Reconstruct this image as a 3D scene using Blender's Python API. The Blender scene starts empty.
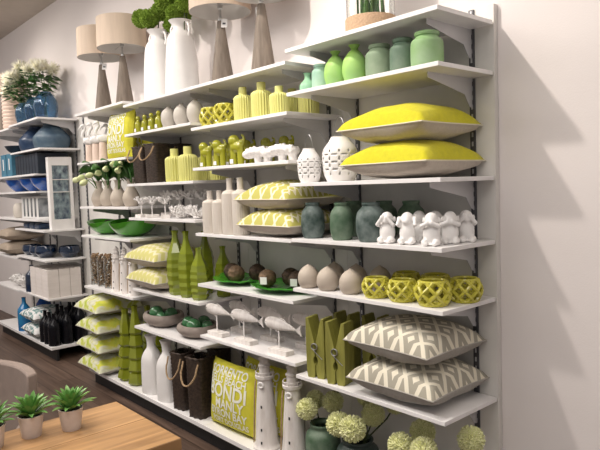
import bpy, bmesh, math, random
from math import pi, sin, cos, radians as R
from mathutils import Vector, Matrix
random.seed(7)
S = bpy.context.scene
COL = S.collection
PI2 = 2*pi

# ------------------------------------------------------------------ materials
def nodes(name):
    m = bpy.data.materials.new(name); m.use_nodes = True
    nt = m.node_tree
    return m, nt, nt.nodes['Principled BSDF']
def N(nt, t, **kw):
    n = nt.nodes.new(t)
    for k, v in kw.items(): setattr(n, k, v)
    return n
def c4(c): return (c[0], c[1], c[2], 1)
def mat(name, col, rough=.5, col2=None, nscale=8, bump=0, bscale=60, metal=0, trans=0, ior=1.45, coat=0,
        stretch=(1, 1, 1), sheen=0, sss=0, spec=None):
    m, nt, b = nodes(name)
    b.inputs['Base Color'].default_value = c4(col); b.inputs['Roughness'].default_value = rough
    b.inputs['Metallic'].default_value = metal; b.inputs['Transmission Weight'].default_value = trans
    b.inputs['IOR'].default_value = ior; b.inputs['Coat Weight'].default_value = coat
    b.inputs['Sheen Weight'].default_value = sheen; b.inputs['Subsurface Weight'].default_value = sss
    if sss: b.inputs['Subsurface Radius'].default_value = (.02, .02, .015)
    if spec is not None: b.inputs['Specular IOR Level'].default_value = spec
    tc = N(nt, 'ShaderNodeTexCoord'); mp = N(nt, 'ShaderNodeMapping'); mp.inputs['Scale'].default_value = stretch
    nt.links.new(tc.outputs['Object'], mp.inputs['Vector'])
    no = N(nt, 'ShaderNodeTexNoise'); no.inputs['Scale'].default_value = nscale; no.inputs['Detail'].default_value = 5
    nt.links.new(mp.outputs['Vector'], no.inputs['Vector'])
    if col2 is None: col2 = [c*.93 for c in col]
    rp = N(nt, 'ShaderNodeValToRGB'); rp.color_ramp.elements[0].position = .35; rp.color_ramp.elements[1].position = .68
    rp.color_ramp.elements[0].color = c4(col); rp.color_ramp.elements[1].color = c4(col2)
    nt.links.new(no.outputs['Fac'], rp.inputs['Fac']); nt.links.new(rp.outputs['Color'], b.inputs['Base Color'])
    if bump:
        n2 = N(nt, 'ShaderNodeTexNoise'); n2.inputs['Scale'].default_value = bscale; n2.inputs['Detail'].default_value = 3
        nt.links.new(mp.outputs['Vector'], n2.inputs['Vector'])
        bp = N(nt, 'ShaderNodeBump'); bp.inputs['Strength'].default_value = bump; bp.inputs['Distance'].default_value = .01
        nt.links.new(n2.outputs['Fac'], bp.inputs['Height']); nt.links.new(bp.outputs['Normal'], b.inputs['Normal'])
    return m
class X:
    """tiny expression helper over Math nodes"""
    def __init__(s, nt, o): s.nt, s.o = nt, o
    def op(s, kind, b=None):
        n = N(s.nt, 'ShaderNodeMath', operation=kind)
        s.nt.links.new(s.o, n.inputs[0])
        if b is not None:
            if isinstance(b, X): s.nt.links.new(b.o, n.inputs[1])
            else: n.inputs[1].default_value = b
        return X(s.nt, n.outputs[0])
    def __add__(s, b): return s.op('ADD', b)
    def __sub__(s, b): return s.op('SUBTRACT', b)
    def __mul__(s, b): return s.op('MULTIPLY', b)
    def fr(s): return s.op('FRACT')
    def ab(s): return s.op('ABSOLUTE')
    def lt(s, b): return s.op('LESS_THAN', b)
    def mx(s, b): return s.op('MAXIMUM', b)
    def sn(s): return s.op('SINE')
def pattern(name, ca, cb, fn, rough=.9):
    m, nt, b = nodes(name); b.inputs['Roughness'].default_value = rough
    tc = N(nt, 'ShaderNodeTexCoord'); sp = N(nt, 'ShaderNodeSeparateXYZ')
    nt.links.new(tc.outputs['Object'], sp.inputs[0])
    f = fn(X(nt, sp.outputs['X']), X(nt, sp.outputs['Y']))
    mi = N(nt, 'ShaderNodeMix', data_type='RGBA')
    nt.links.new(f.o, mi.inputs[0]); mi.inputs[6].default_value = c4(ca); mi.inputs[7].default_value = c4(cb)
    nt.links.new(mi.outputs[2], b.inputs['Base Color'])
    no = N(nt, 'ShaderNodeTexNoise'); no.inputs['Scale'].default_value = 350
    bp = N(nt, 'ShaderNodeBump'); bp.inputs['Strength'].default_value = .15; bp.inputs['Distance'].default_value = .004
    nt.links.new(tc.outputs['Object'], no.inputs['Vector']); nt.links.new(no.outputs['Fac'], bp.inputs['Height'])
    nt.links.new(bp.outputs['Normal'], b.inputs['Normal'])
    return m
def planks(name, c1, c2, wid, leng, rot, rough=.4, gap=.004, grain=(1, 14, 1)):
    m, nt, b = nodes(name); b.inputs['Roughness'].default_value = rough
    tc = N(nt, 'ShaderNodeTexCoord'); mp = N(nt, 'ShaderNodeMapping'); mp.inputs['Rotation'].default_value = (0, 0, rot)
    nt.links.new(tc.outputs['Object'], mp.inputs['Vector'])
    br = N(nt, 'ShaderNodeTexBrick'); br.inputs['Scale'].default_value = 1; br.inputs['Brick Width'].default_value = leng
    br.inputs['Row Height'].default_value = wid; br.inputs['Mortar Size'].default_value = gap; br.inputs['Bias'].default_value = 0
    br.inputs['Color1'].default_value = c4(c1); br.inputs['Color2'].default_value = c4(c2)
    br.inputs['Mortar'].default_value = c4([c*.45 for c in c1])
    nt.links.new(mp.outputs['Vector'], br.inputs['Vector'])
    m2 = N(nt, 'ShaderNodeMapping'); m2.inputs['Scale'].default_value = grain
    nt.links.new(mp.outputs['Vector'], m2.inputs['Vector'])
    no = N(nt, 'ShaderNodeTexNoise'); no.inputs['Scale'].default_value = 2.2; no.inputs['Detail'].default_value = 8
    no.inputs['Distortion'].default_value = .6
    nt.links.new(m2.outputs['Vector'], no.inputs['Vector'])
    rp = N(nt, 'ShaderNodeValToRGB'); rp.color_ramp.elements[0].position = .3; rp.color_ramp.elements[1].position = .7
    rp.color_ramp.elements[0].color = (.55, .52, .5, 1); rp.color_ramp.elements[1].color = (1.15, 1.15, 1.15, 1)
    nt.links.new(no.outputs['Fac'], rp.inputs['Fac'])
    mi = N(nt, 'ShaderNodeMix', data_type='RGBA', blend_type='MULTIPLY'); mi.inputs[0].default_value = 1
    nt.links.new(br.outputs['Color'], mi.inputs[6]); nt.links.new(rp.outputs['Color'], mi.inputs[7])
    nt.links.new(mi.outputs[2], b.inputs['Base Color'])
    return m

MT = dict(
 wall=mat('wall_paint', (.80, .745, .725), .85, (.77, .715, .695), 2, .08, 180),
 ceil=mat('ceiling_paint', (.62, .56, .50), .9),
 panel=mat('panel_laminate', (.75, .725, .685), .55),
 shelf=mat('shelf_laminate', (.84, .82, .81), .35),
 bracket=mat('bracket_metal', (.62, .61, .62), .4, metal=.3),
 upright=mat('upright_metal', (.12, .12, .13), .45, metal=.6),
 kick=mat('kick_board', (.012, .012, .013), .5),
 floor=planks('floor_planks', (.095, .06, .043), (.14, .092, .068), .14, 1.1, 0, .45),
 oak=planks('oak_planks', (.50, .285, .125), (.58, .345, .165), .26, 6, pi/2, .35, .002, (1, 10, 1)),
 lime=mat('lime_glaze', (.36, .36, .025), .12, (.29, .29, .02), 12, coat=.5),
 limeb=mat('lime_bright_glaze', (.68, .66, .23), .4, (.62, .61, .20), 10),
 limelat=mat('lime_lattice_glaze', (.56, .52, .07), .25, (.50, .46, .055), 10, coat=.3),
 olive=mat('olive_glaze', (.235, .28, .022), .13, (.18, .22, .018), 9, coat=.5),
 grass=mat('green_glaze', (.24, .27, .015), .13, (.18, .21, .012), 9, coat=.6),
 pegwood=mat('green_stained_wood', (.30, .29, .06), .6, (.22, .21, .045), 6, .3, 40, stretch=(6, 6, 1)),
 fg_mint=mat('mint_frosted_glass', (.31, .56, .34), .5, (.25, .46, .32), 9, .1, 90, sss=.2),
 fg_teal=mat('teal_frosted_glass', (.28, .48, .36), .5, (.42, .58, .45), 9, .1, 90, sss=.2),
 fg_lime=mat('lime_frosted_glass', (.33, .56, .12), .5, (.30, .52, .20), 9, .1, 90, sss=.2),
 fg_grey=mat('greygreen_frosted_glass', (.19, .27, .165), .6, (.27, .34, .23), 14, .1, 90),
 fg_dark=mat('dark_frosted_glass', (.09, .15, .10), .6, (.17, .23, .165), 10, .1, 90),
 fg_green=mat('green_frosted_glass', (.22, .38, .15), .55, (.31, .44, .26), 9, .1, 90, sss=.15),
 jar_blue=mat('blackgreen_frosted_glass', (.025, .05, .042), .55, (.17, .21, .20), 17, .1, 90),
 jar_green=mat('bottlegreen_frosted_glass', (.055, .11, .06), .55, (.16, .22, .155), 16, .1, 90),
 jar_smoke=mat('smoky_frosted_glass', (.03, .05, .045), .35, (.06, .08, .075), 9, .1, 90),
 white=mat('white_ceramic', (.86, .84, .82), .3),
 whitem=mat('white_matte', (.84, .81, .79), .7, None, 20, .15, 60),
 whitewash=mat('whitewashed_wood', (.80, .76, .73), .8, (.66, .61, .57), 7, .25, 50, stretch=(5, 5, 1)),
 coral=mat('white_coral_resin', (.84, .82, .80), .75, (.72, .69, .66), 40, .5, 70),
 taupe=mat('taupe_ceramic', (.50, .435, .36), .6, (.44, .375, .31), 8, .1, 80),
 stonec=mat('pale_stone_ceramic', (.58, .54, .48), .6, (.52, .48, .42), 8, .1, 80),
 ribwhite=mat('ribbed_cream', (.62, .565, .50), .65),
 sand=mat('sand_post', (.72, .58, .49), .7, (.64, .50, .42), 8),
 linen=mat('beige_linen', (.62, .545, .46), .95, (.56, .49, .415), 70, .35, 260, sheen=.2),
 greylinen=mat('grey_linen', (.44, .415, .375), .95, (.39, .365, .33), 70, .35, 260),
 yellow=mat('yellow_linen', (.62, .57, .015), .9, (.55, .51, .015), 50, .3, 260, sheen=.1),
 wordyel=mat('word_cushion_cotton', (.62, .58, .045), .9, (.56, .53, .045), 40, .25, 260),
 wordtxt=mat('white_print', (.82, .82, .72), .9),
 piping=mat('cream_piping', (.72, .66, .52), .9),
 brown=mat('brown_wicker', (.028, .019, .014), .5, (.07, .046, .032), 60, .4, 160),
 rope=mat('natural_rope', (.46, .32, .19), .9, (.34, .23, .13), 90, .5, 160),
 clear=mat('clear_glass', (.95, .97, .96), .02, (.95, .97, .96), trans=1),
 cone=mat('greywashed_wood', (.25, .205, .165), .75, (.16, .13, .105), 6, .3, 40, stretch=(7, 7, .8)),
 tan=mat('tan_linen', (.42, .345, .27), .95, (.37, .30, .235), 70, .35, 260),
 shade=mat('linen_shade', (.66, .54, .43), .9, (.60, .49, .39), 30, .2, 200, stretch=(1, 1, .1)),
 shadein=mat('shade_lining', (.70, .68, .65), .8),
 steel=mat('brushed_steel', (.55, .55, .55), .3, metal=1),
 paper=mat('paper_tag', (.82, .80, .78), .8),
 print_=mat('printed_ink', (.08, .08, .09), .8),
 cork=mat('cork', (.52, .36, .23), .85, (.40, .27, .17), 120, .5, 120),
 leaf=mat('dark_green_leaf', (.035, .11, .02), .45, (.055, .16, .03), 20),
 stem=mat('green_stem', (.12, .22, .05), .5, (.08, .16, .04), 14),
 succ=mat('succulent_leaf', (.11, .28, .06), .4, (.22, .42, .12), 30),
 pom=mat('green_pompom', (.11, .20, .015), .9, (.26, .37, .05), 12),
 allium=mat('allium_head', (.54, .57, .20), .9, (.90, .88, .62), 16),
 alliumd=mat('allium_core', (.20, .24, .06), .9),
 stemd=mat('dark_stem', (.06, .08, .03), .6),
 bud=mat('tulip_petal', (.70, .72, .42), .5, (.56, .64, .30), 20),
 chry=mat('chrysanthemum_petal', (.93, .90, .66), .7, (.93, .91, .80), 20),
 platter=mat('green_leaf_glaze', (.035, .22, .02), .15, (.07, .34, .03), 7, coat=.6),
 bowlg=mat('green_bowl_glaze', (.06, .30, .015), .2, (.05, .25, .012), 8, coat=.5),
 pine=mat('brown_seed_ball', (.036, .021, .014), .7, (.10, .06, .036), 55, .8, 70),
 pinel=mat('light_brown_seed_ball', (.09, .055, .03), .7, (.19, .12, .065), 55, .8, 70),
 rock=mat('weathered_stone', (.34, .285, .245), .8, (.24, .20, .175), 9, .4, 40),
 ballg=mat('green_glass_ball', (.04, .17, .06), .12, (.08, .24, .10), 14, coat=.8),
 amber=mat('amber_shells', (.44, .29, .16), .4, (.22, .13, .065), 40),
 hub=mat('dark_hole', (.02, .02, .02), .6),
 bglass=mat('blue_glass', (.26, .46, .64), .02, (.22, .40, .60), trans=.92, ior=1.45),
 bstone=mat('blue_stoneware', (.04, .075, .12), .5, (.085, .13, .165), 14, .2, 60),
 navy=mat('navy_stoneware', (.012, .03, .075), .35, (.025, .05, .10), 14),
 navyg=mat('navy_glaze', (.004, .012, .035), .06, (.006, .022, .06), 9, coat=.7),
 blue=mat('cobalt_glaze', (.01, .055, .27), .12, (.012, .09, .36), 9, coat=.6),
 teal=mat('teal_box', (.05, .17, .26), .6, (.07, .21, .30), 12),
 dbox=mat('dark_navy_box', (.012, .018, .03), .5, (.02, .03, .045), 12),
 bteal=mat('teal_blue_glass', (.02, .22, .42), .1, (.015, .13, .36), 9, coat=.5),
 black=mat('black_glass', (.004, .004, .006), .22, (.007, .007, .010), 9, spec=.25),
 crate=mat('white_painted_wood', (.80, .74, .70), .6, (.72, .66, .62), 5, stretch=(1, 1, 8)),
 photo=mat('grey_photo_print', (.10, .11, .12), .25, (.42, .43, .44), 9),
 coaster=mat('blue_pattern_print', (.02, .07, .16), .4, (.55, .72, .78), 15),
 chair=mat('taupe_upholstery', (.30, .235, .20), .8, (.27, .21, .18), 20, .15, 220),
 darkwood=mat('dark_wood', (.07, .045, .03), .5),
 pot=mat('pale_pot', (.70, .62, .58), .55, (.56, .48, .44), 14),
 soil=mat('dark_soil', (.015, .013, .01), .95, (.03, .025, .02), 90, .6, 120),
)
def grey_lattice(x, y):
    u = ((x + y)*9.0 + 5).fr(); v = ((x - y)*9.0 + 5).fr()
    ln = ((u-.12).ab().lt(.10)).mx((v-.12).ab().lt(.10))
    sq = (u-.62).ab().mx((v-.62).ab()).lt(.17)
    return ln.mx(sq)
MT['gpat'] = pattern('grey_diamond_weave', (.36, .335, .27), (.74, .69, .56), grey_lattice)
def ogee(x, y):
    w = ((y*82).sn())*.25
    a = ((x*11 + 4.5).fr()-.5)
    return ((a - w).ab().lt(.085)).mx((a + w).ab().lt(.085))
MT['opat'] = pattern('lime_ogee_print', (.47, .44, .11), (.72, .68, .50), ogee)
def chev(x, y):
    t = ((x*17 + 9).fr()-.5).ab()*1.0
    return ((y*19 + 9) + t).fr().lt(.45)
MT['cpat'] = pattern('lemon_zigzag_weave', (.56, .53, .19), (.66, .62, .42), chev)
def multiramp(name, stops, scale, detail=2, dist=1.0):
    m, nt, b = nodes(name); b.inputs['Roughness'].default_value = .9
    tc = N(nt, 'ShaderNodeTexCoord'); no = N(nt, 'ShaderNodeTexNoise'); no.inputs['Scale'].default_value = scale
    no.inputs['Detail'].default_value = detail; no.inputs['Distortion'].default_value = dist
    rp = N(nt, 'ShaderNodeValToRGB')
    while len(rp.color_ramp.elements) < len(stops): rp.color_ramp.elements.new(.5)
    for e, (p, c) in zip(rp.color_ramp.elements, stops): e.position = p; e.color = c4(c)
    nt.links.new(tc.outputs['Object'], no.inputs['Vector']); nt.links.new(no.outputs['Fac'], rp.inputs['Fac'])
    nt.links.new(rp.outputs['Color'], b.inputs['Base Color'])
    return m
MT['wash'] = multiramp('lime_watercolour_print', [(.30, (.30, .40, .04)), (.41, (.50, .54, .10)), (.49, (.66, .66, .48)), (.58, (.55, .55, .42)), (.66, (.58, .57, .06)), (.76, (.36, .44, .06))], 8)
MT['bleaf'] = multiramp('blue_leaf_print', [(.36, (.10, .20, .22)), (.44, (.25, .38, .36)), (.5, (.74, .73, .72)), (.7, (.78, .77, .76))], 24, 1, .4)

# ------------------------------------------------------------------ mesh builder
class M:
    def __init__(s): s.v = []; s.f = []; s.mi = []
    def add(s, v, f, mi=0):
        n = len(s.v); s.v += [Vector(p) for p in v]; s.f += [tuple(i+n for i in q) for q in f]; s.mi += [mi]*len(f); return s
    def box(s, x0, x1, y0, y1, z0, z1, mi=0):
        v = [(x, y, z) for z in (z0, z1) for y in (y0, y1) for x in (x0, x1)]
        return s.add(v, [(0, 2, 3, 1), (4, 5, 7, 6), (0, 1, 5, 4), (2, 6, 7, 3), (0, 4, 6, 2), (1, 3, 7, 5)], mi)
    def lathe(s, prof, n=28, fn=None, mi=0, capb=True, capt=False, skip=None):
        v = []; f = []
        for j, (r, z) in enumerate(prof):
            for i in range(n):
                a = PI2*i/n; rr, zz = r, z
                k = fn(a, z, j) if fn else 1
                v.append((rr*k*cos(a), rr*k*sin(a), zz))
        for j in range(len(prof)-1):
            for i in range(n):
                if skip and skip(i, j): continue
                a, b = j*n+i, j*n+(i+1) % n
                f.append((a, b, b+n, a+n))
        if capb: f.append(tuple(range(n-1, -1, -1)))
        if capt: f.append(tuple((len(prof)-1)*n+i for i in range(n)))
        return s.add(v, f, mi)
    def tube(s, pts, r, n=8, closed=False, mi=0, r2=None, cap=True):
        pts = [Vector(p) for p in pts]; L = len(pts); v = []; f = []
        up = Vector((0, 0, 1)); prev = None
        for i, p in enumerate(pts):
            t = (pts[(i+1) % L]-pts[i-1]) if closed else (pts[min(i+1, L-1)]-pts[max(i-1, 0)])
            t.normalize()
            if prev is None:
                a = t.cross(up)
                if a.length < .05: a = t.cross(Vector((1, 0, 0)))
            else: a = prev - t*prev.dot(t)
            a.normalize(); prev = a; b = t.cross(a)
            rr = r if r2 is None else r+(r2-r)*i/max(1, L-1)
            for k in range(n):
                q = PI2*k/n; v.append(p+a*(rr*cos(q))+b*(rr*sin(q)))
        for i in range(L if closed else L-1):
            for k in range(n):
                a0, b0 = i*n+k, i*n+(k+1) % n; j = ((i+1) % L)*n
                f.append((a0, b0, j+(k+1) % n, j+k))
        if not closed and cap: f += [tuple(range(n-1, -1, -1)), tuple((L-1)*n+k for k in range(n))]
        return s.add(v, f, mi)
    def ell(s, c, r, nu=16, nv=10, rot=None, mi=0, fn=None):
        v = []; f = []
        c = Vector(c); r = (r, r, r) if isinstance(r, (int, float)) else r
        for j in range(nv+1):
            th = pi*j/nv
            for i in range(nu):
                a = PI2*i/nu; d = Vector((sin(th)*cos(a), sin(th)*sin(a), -cos(th)))
                k = fn(d) if fn else 1
                p = Vector((d.x*r[0]*k, d.y*r[1]*k, d.z*r[2]*k))
                if rot is not None: p = rot @ p
                v.append(c+p)
        for j in range(nv):
            for i in range(nu):
                a, b = j*nu+i, j*nu+(i+1) % nu
                f.append((a, b, b+nu, a+nu))
        return s.add(v, f, mi)
    def tf(s, mtx):
        s.v = [mtx @ p for p in s.v]; return s
    def build(s, name, m, parent=None, loc=(0, 0, 0), rz=0, smooth=True, ang=40, bevel=0, solid=0, sub=0):
        me = bpy.data.meshes.new(name); me.from_pydata([tuple(p) for p in s.v], [], s.f)
        bm = bmesh.new(); bm.from_mesh(me); bmesh.ops.remove_doubles(bm, verts=bm.verts, dist=1e-5)
        if not solid: bmesh.ops.recalc_face_normals(bm, faces=bm.faces)
        bm.to_mesh(me); bm.free()
        ms = m if isinstance(m, (list, tuple)) else [m]
        for q in ms: me.materials.append(MT[q])
        if len(ms) > 1 and len(me.polygons) == len(s.mi):
            for p, k in zip(me.polygons, s.mi): p.material_index = k
        if smooth: me.shade_smooth(); me.set_sharp_from_angle(angle=R(ang))
        o = bpy.data.objects.new(name, me); COL.objects.link(o)
        o.location = loc; o.rotation_euler = (0, 0, rz)
        if parent: o.parent = parent
        if solid:
            d = o.modifiers.new('thickness', 'SOLIDIFY'); d.thickness = solid; d.offset = -1
        if bevel:
            d = o.modifiers.new('bevel', 'BEVEL'); d.width = bevel; d.segments = 2; d.limit_method = 'ANGLE'
        if sub:
            d = o.modifiers.new('sub', 'SUBSURF'); d.levels = sub; d.render_levels = sub
        return o
def tag(o, label, cat, group=None):
    o['label'] = label; o['category'] = cat
    if group: o['group'] = group
    return o
def thing(name, label, cat, loc=(0, 0, 0), rz=0, group=None):
    o = bpy.data.objects.new(name, None); COL.objects.link(o); o.empty_display_size = .05
    o.location = loc; o.rotation_euler = (0, 0, rz)
    return tag(o, label, cat, group)
def struct(o): o['kind'] = 'structure'; return o
def dup(root, loc, rz=None, label=None, scale=None):
    r = root.copy(); COL.objects.link(r); r.location = loc
    if rz is not None: r.rotation_euler = (root.rotation_euler.x, root.rotation_euler.y, rz)
    if label: r['label'] = label
    if scale: r.scale = scale if isinstance(scale, (tuple, list)) else (scale,)*3
    for ch in list(root.children):
        c = ch.copy(); COL.objects.link(c); c.parent = r
        for g in list(ch.children):
            d = g.copy(); COL.objects.link(d); d.parent = c
    return r
def remat(o, m):
    """give a copied mesh object its own mesh in another glaze"""
    o.data = o.data.copy(); o.data.materials.clear(); o.data.materials.append(MT[m]); return o
def sm(prof, k=3):
    """Catmull-Rom refine a profile"""
    P = [Vector((a, b)) for a, b in prof]; out = []
    for i in range(len(P)-1):
        p0, p1, p2, p3 = P[max(i-1, 0)], P[i], P[i+1], P[min(i+2, len(P)-1)]
        for j in range(k):
            t = j/k
            q = .5*((2*p1)+(p2-p0)*t+(2*p0-5*p1+4*p2-p3)*t*t+(3*p1-p0-3*p2+p3)*t**3)
            out.append((max(q.x, 0.0005), q.y))
    out.append(tuple(P[-1])); return out
def vessel(prof, wall=.005, n=28, fn=None, k=3):
    """closed vessel: outside up, inside back down"""
    o = sm(prof, k)
    inner = [(max(r-wall, .001), max(z, .006)) for r, z in o[::-1]]
    return M().lathe(o+inner, n, fn=fn, capb=True, capt=True)
def remesh(o, vox, smooth=4):
    d = o.modifiers.new('r', 'REMESH'); d.mode = 'VOXEL'; d.voxel_size = vox; d.use_smooth_shade = True
    e = o.modifiers.new('s', 'SMOOTH'); e.iterations = smooth; e.factor = .5
    dg = bpy.context.evaluated_depsgraph_get(); dg.update()
    me = bpy.data.meshes.new_from_object(o.evaluated_get(dg)); me.name = o.name
    mats = list(o.data.materials)
    o.modifiers.clear(); o.data = me
    if not me.materials:
        for q in mats: me.materials.append(q)
    me.shade_smooth(); return o
ORD = ['first', 'second', 'third', 'fourth', 'fifth', 'sixth', 'seventh', 'eighth', 'ninth', 'tenth', 'eleventh', 'twelfth']

# ------------------------------------------------------------------ room
F = -.396; W = .9
struct(M().box(-9, 3.2, -5, .03, -.1, 0).build('floor', 'floor', smooth=False))
struct(M().box(-9, 3.2, .03, .13, 0, 3.6).build('wall_back', 'wall', smooth=False))
struct(M().box(-9, 3.2, -5, .13, 3.6, 3.7).build('ceiling', 'ceil', smooth=False))
struct(M().box(-9.1, -9, -5, .13, 0, 3.6).build('wall_left', 'wall', smooth=False))

bay_names = ['right-hand bay with yellow pillows', 'second bay from the right', 'third bay from the right with stone bowls',
             'fourth bay from the right with tulip vases', 'empty gap bay beside the blue display', 'blue display bay', 'leftmost bay at the edge of the blue display']
for i, bn in enumerate(bay_names):
    x1 = -i*W; x0 = x1-W
    t = thing('wall_panel', 'white slotted wall panel of the '+bn, 'shelving panel', ((x0+x1)/2, 0, 0), group='white shelving wall panels')
    M().box(-W/2+.001, W/2-.001, 0, .028, 0, 2.35).build('backing_board', 'panel', t, smooth=False)
    for sx in (-1, 1):
        u = M().box(sx*.345-.012, sx*.345+.012, -.009, -.0005, .17, 2.345)
        o = u.build('upright', 'upright', t, smooth=False)
        sl = M()
        for k in range(54): sl.box(sx*.345-.004, sx*.345+.004, -.0098, -.0088, .2+k*.04, .22+k*.04)
        sl.build('slot_row', 'bracket', o, smooth=False)
    bx = 'gap' in bn
    if not bx:
        b = thing('base_plinth', 'low white base deck under the '+bn, 'shelf base', ((x0+x1)/2, 0, 0), group='white base decks')
        M().box(-W/2+.001, W/2-.001, F, -.0105, .112, .14).build('deck', 'shelf', b, smooth=False, bevel=.002)
        M().box(-W/2+.001, W/2-.001, F+.05, F+.07, 0, .112).build('kick_board', 'kick', b, smooth=False)
        M().box(-W/2+.001, W/2-.001, -.04, -.0105, 0, .112).build('rear_rail', 'kick', b, smooth=False)

brk = M()
def bracket_mesh():
    m = M(); t = .0022
    pts = [(F+.07, 0), (-.0105, 0), (-.0105, -.125), (-.03, -.12), (-.07, -.07), (F+.07, -.022)]
    v = [(-t, y, z) for y, z in pts]+[(t, y, z) for y, z in pts]; n = len(pts)
    f = [tuple(range(n)), tuple(range(2*n-1, n-1, -1))]+[(i, (i+1) % n, n+(i+1) % n, n+i) for i in range(n)]
    m.add(v, f); return m
BOARD = M().box(-.4485, .4485, F, -.0105, -.018, 0)
shelf0 = None
def shelf(bay, z, label):
    global shelf0
    x = -bay*W-W/2
    if shelf0 is None:
        t = thing('shelf', label, 'shelf', (x, 0, z), group='white shelves')
        BOARD.build('board', 'shelf', t, smooth=False, bevel=.0015)
        for sx in (-1, 1): bracket_mesh().build('bracket', 'bracket', t, loc=(sx*.345, 0, -.018), smooth=False)
        shelf0 = t; return t
    return dup(shelf0, (x, 0, z), label=label)
A1, A2, A3, A4, A5, A6 = 2.28, 2.07, 1.627, 1.352, 1.103, .66
T1, B2, B3, B4, B5, B6 = 2.227, 1.982, 1.742, 1.346, 1.035, .715
C2, C3, C4, C5, C6 = 2.019, 1.666, 1.425, .912, .635
D1, D2, D3, D4, D5 = 2.259, 1.862, 1.5, 1.264, .837
E1, E2, E3, E4, E5, E6, E7, E8 = 2.34, 2.053, 1.816, 1.646, 1.367, 1.266, .98, .61
BASE = .14
for z, l in ((A1, 'topmost white shelf of the right-hand bay, carrying the cork-based vase'), (A2, 'white shelf carrying a row of green frosted vases'),
             (A3, 'white shelf carrying the two plain yellow pillows'), (A4, 'white shelf carrying white monkey figurines and dark green jars'),
             (A5, 'white shelf carrying yellow lattice bowls and taupe onion vases'), (A6, 'white shelf carrying grey patterned pillows and giant pegs')): shelf(0, z, l)
for z, l in ((T1, 'white top shelf under the two lamps near the cork vase'), (B2, 'white shelf carrying ribbed lime bottles and lattice bowls'),
             (B3, 'white shelf carrying white coral lumps and glossy lime ornaments'), (B4, 'white shelf carrying cream bottles and lime patterned pillows'),
             (B5, 'white shelf carrying green leaf platters'), (B6, 'white shelf carrying the white fish on stands')): shelf(1, z, l)
for z, l in ((T1, 'white top shelf under the white jugs'), (C2, 'white shelf carrying pale egg vases and small lime figures'),
             (C3, 'white shelf carrying ribbed lime bottles and wicker baskets'), (C4, 'white shelf carrying white coral pieces on stands'),
             (C5, 'white shelf carrying tall green faceted vases and lemon pillows'), (C6, 'white shelf carrying stone bowls of green balls')): shelf(2, z, l)
for z, l in ((D1, 'white top shelf under the two leftmost cone lamps'), (D2, 'white shelf carrying the upper yellow word cushion'), (D3, 'white shelf carrying the tulip vases'),
             (D4, 'white shelf carrying two large green bowls'), (D5, 'white shelf carrying small lighthouses and amber shell jars')): shelf(3, z, l)
for z, l in ((E1, 'white top shelf under the blue glass vases'), (E2, 'white shelf carrying squat blue pebble vases'), (E3, 'white shelf carrying dark navy box files'),
             (E4, 'white shelf carrying cobalt blue dishes'), (E5, 'white shelf carrying leaning picture frames'), (E6, 'white shelf under the white framed display stand'),
             (E7, 'white shelf carrying navy glazed bowls'), (E8, 'white shelf carrying white wooden crates')): shelf(5, z, l)
for z, l in ((E1-.02, 'leftmost white top shelf under the stacked white ring vase'), (E3, 'leftmost white shelf carrying teal boxes'), (E4, 'leftmost white shelf with a cobalt dish'),
             (E5, 'leftmost white shelf with a cream jar'), (.95, 'leftmost white shelf carrying plain beige cushions'), (.6, 'leftmost white shelf carrying white shells')): shelf(6, z, l)

for o in COL.objects:
    if o.get('category') == 'shelf' and o['label'] in ('white shelf carrying dark navy box files', 'white shelf carrying cobalt blue dishes', 'white shelf carrying leaning picture frames'):
        o.location.x = -5.04; o.scale.x = .80
    if o.get('category') == 'shelf':
        k = {'white shelf carrying leaning picture frames': .6, 'white shelf carrying dark navy box files': .12,
             'white shelf carrying squat blue pebble vases': .12, 'white shelf carrying navy glazed bowls': .5}.get(o['label'])
        for c in o.children:
            if k and c.name.startswith('bracket'): c.scale.z = k
# ------------------------------------------------------------------ pillows
def pillow_half(w, d, h, n=22, top=True, pinch=.06, seed=0, wr=.004):
    rnd = random.Random(seed); ph = [rnd.uniform(0, 6) for _ in range(6)]
    v = []; f = []
    for j in range(n+1):
        for i in range(n+1):
            u, q = -1+2*i/n, -1+2*j/n
            u = math.copysign(abs(u)**.85, u); q = math.copysign(abs(q)**.85, q)
            x = w/2*u*(1-pinch*(1-q*q)); y = d/2*q*(1-pinch*(1-u*u))
            e = max((1-u*u)*(1-q*q), 0)
            z = h*(e**.35)
            edge = (abs(u)**6+abs(q)**6)
            z += wr*e**.3*(sin(9*u+ph[0]+3*q)+sin(8*q+ph[1]-4*u))*(.4+edge)
            v.append((x, y, z if top else -z))
    for j in range(n):
        for i in range(n):
            a = j*(n+1)+i; q = (a, a+1, a+n+2, a+n+1)
            f.append(q if top else q[::-1])
    return M().add(v, f)
def pillow_outline(w, d, pinch=.06, n=22):
    P = []
    seq = [-1+2*i/n for i in range(n)]
    for u in seq: P.append((w/2*u, -d/2*(1-pinch*(1-u*u)), 0))
    for u in seq: P.append((w/2*(1-pinch*(1-u*u)), d/2*u, 0))
    for u in seq: P.append((-w/2*u, d/2*(1-pinch*(1-u*u)), 0))
    for u in seq: P.append((-w/2*(1-pinch*(1-u*u)), -d/2*u, 0))
    return P
def pillow(name, label, loc, mtop, mbot, w=.46, d=.40, ht=.085, hb=.068, rz=0, group=None, pipe='piping', seed=0, tilt=(0, 0)):
    t = thing(name, label, 'cushion', loc, rz, group)
    t.rotation_euler = (tilt[0], tilt[1], rz)
    pillow_half(w, d, ht, seed=seed).build('front_cover', mtop, t, ang=180)
    pillow_half(w, d, hb, top=False, seed=seed+1).build('back_cover', mbot, t, ang=180)
    if pipe: M().tube(pillow_outline(w, d), .0035, 6, closed=True).build('piping', pipe, t)
    return t
PW, PD = .475, .415
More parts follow.
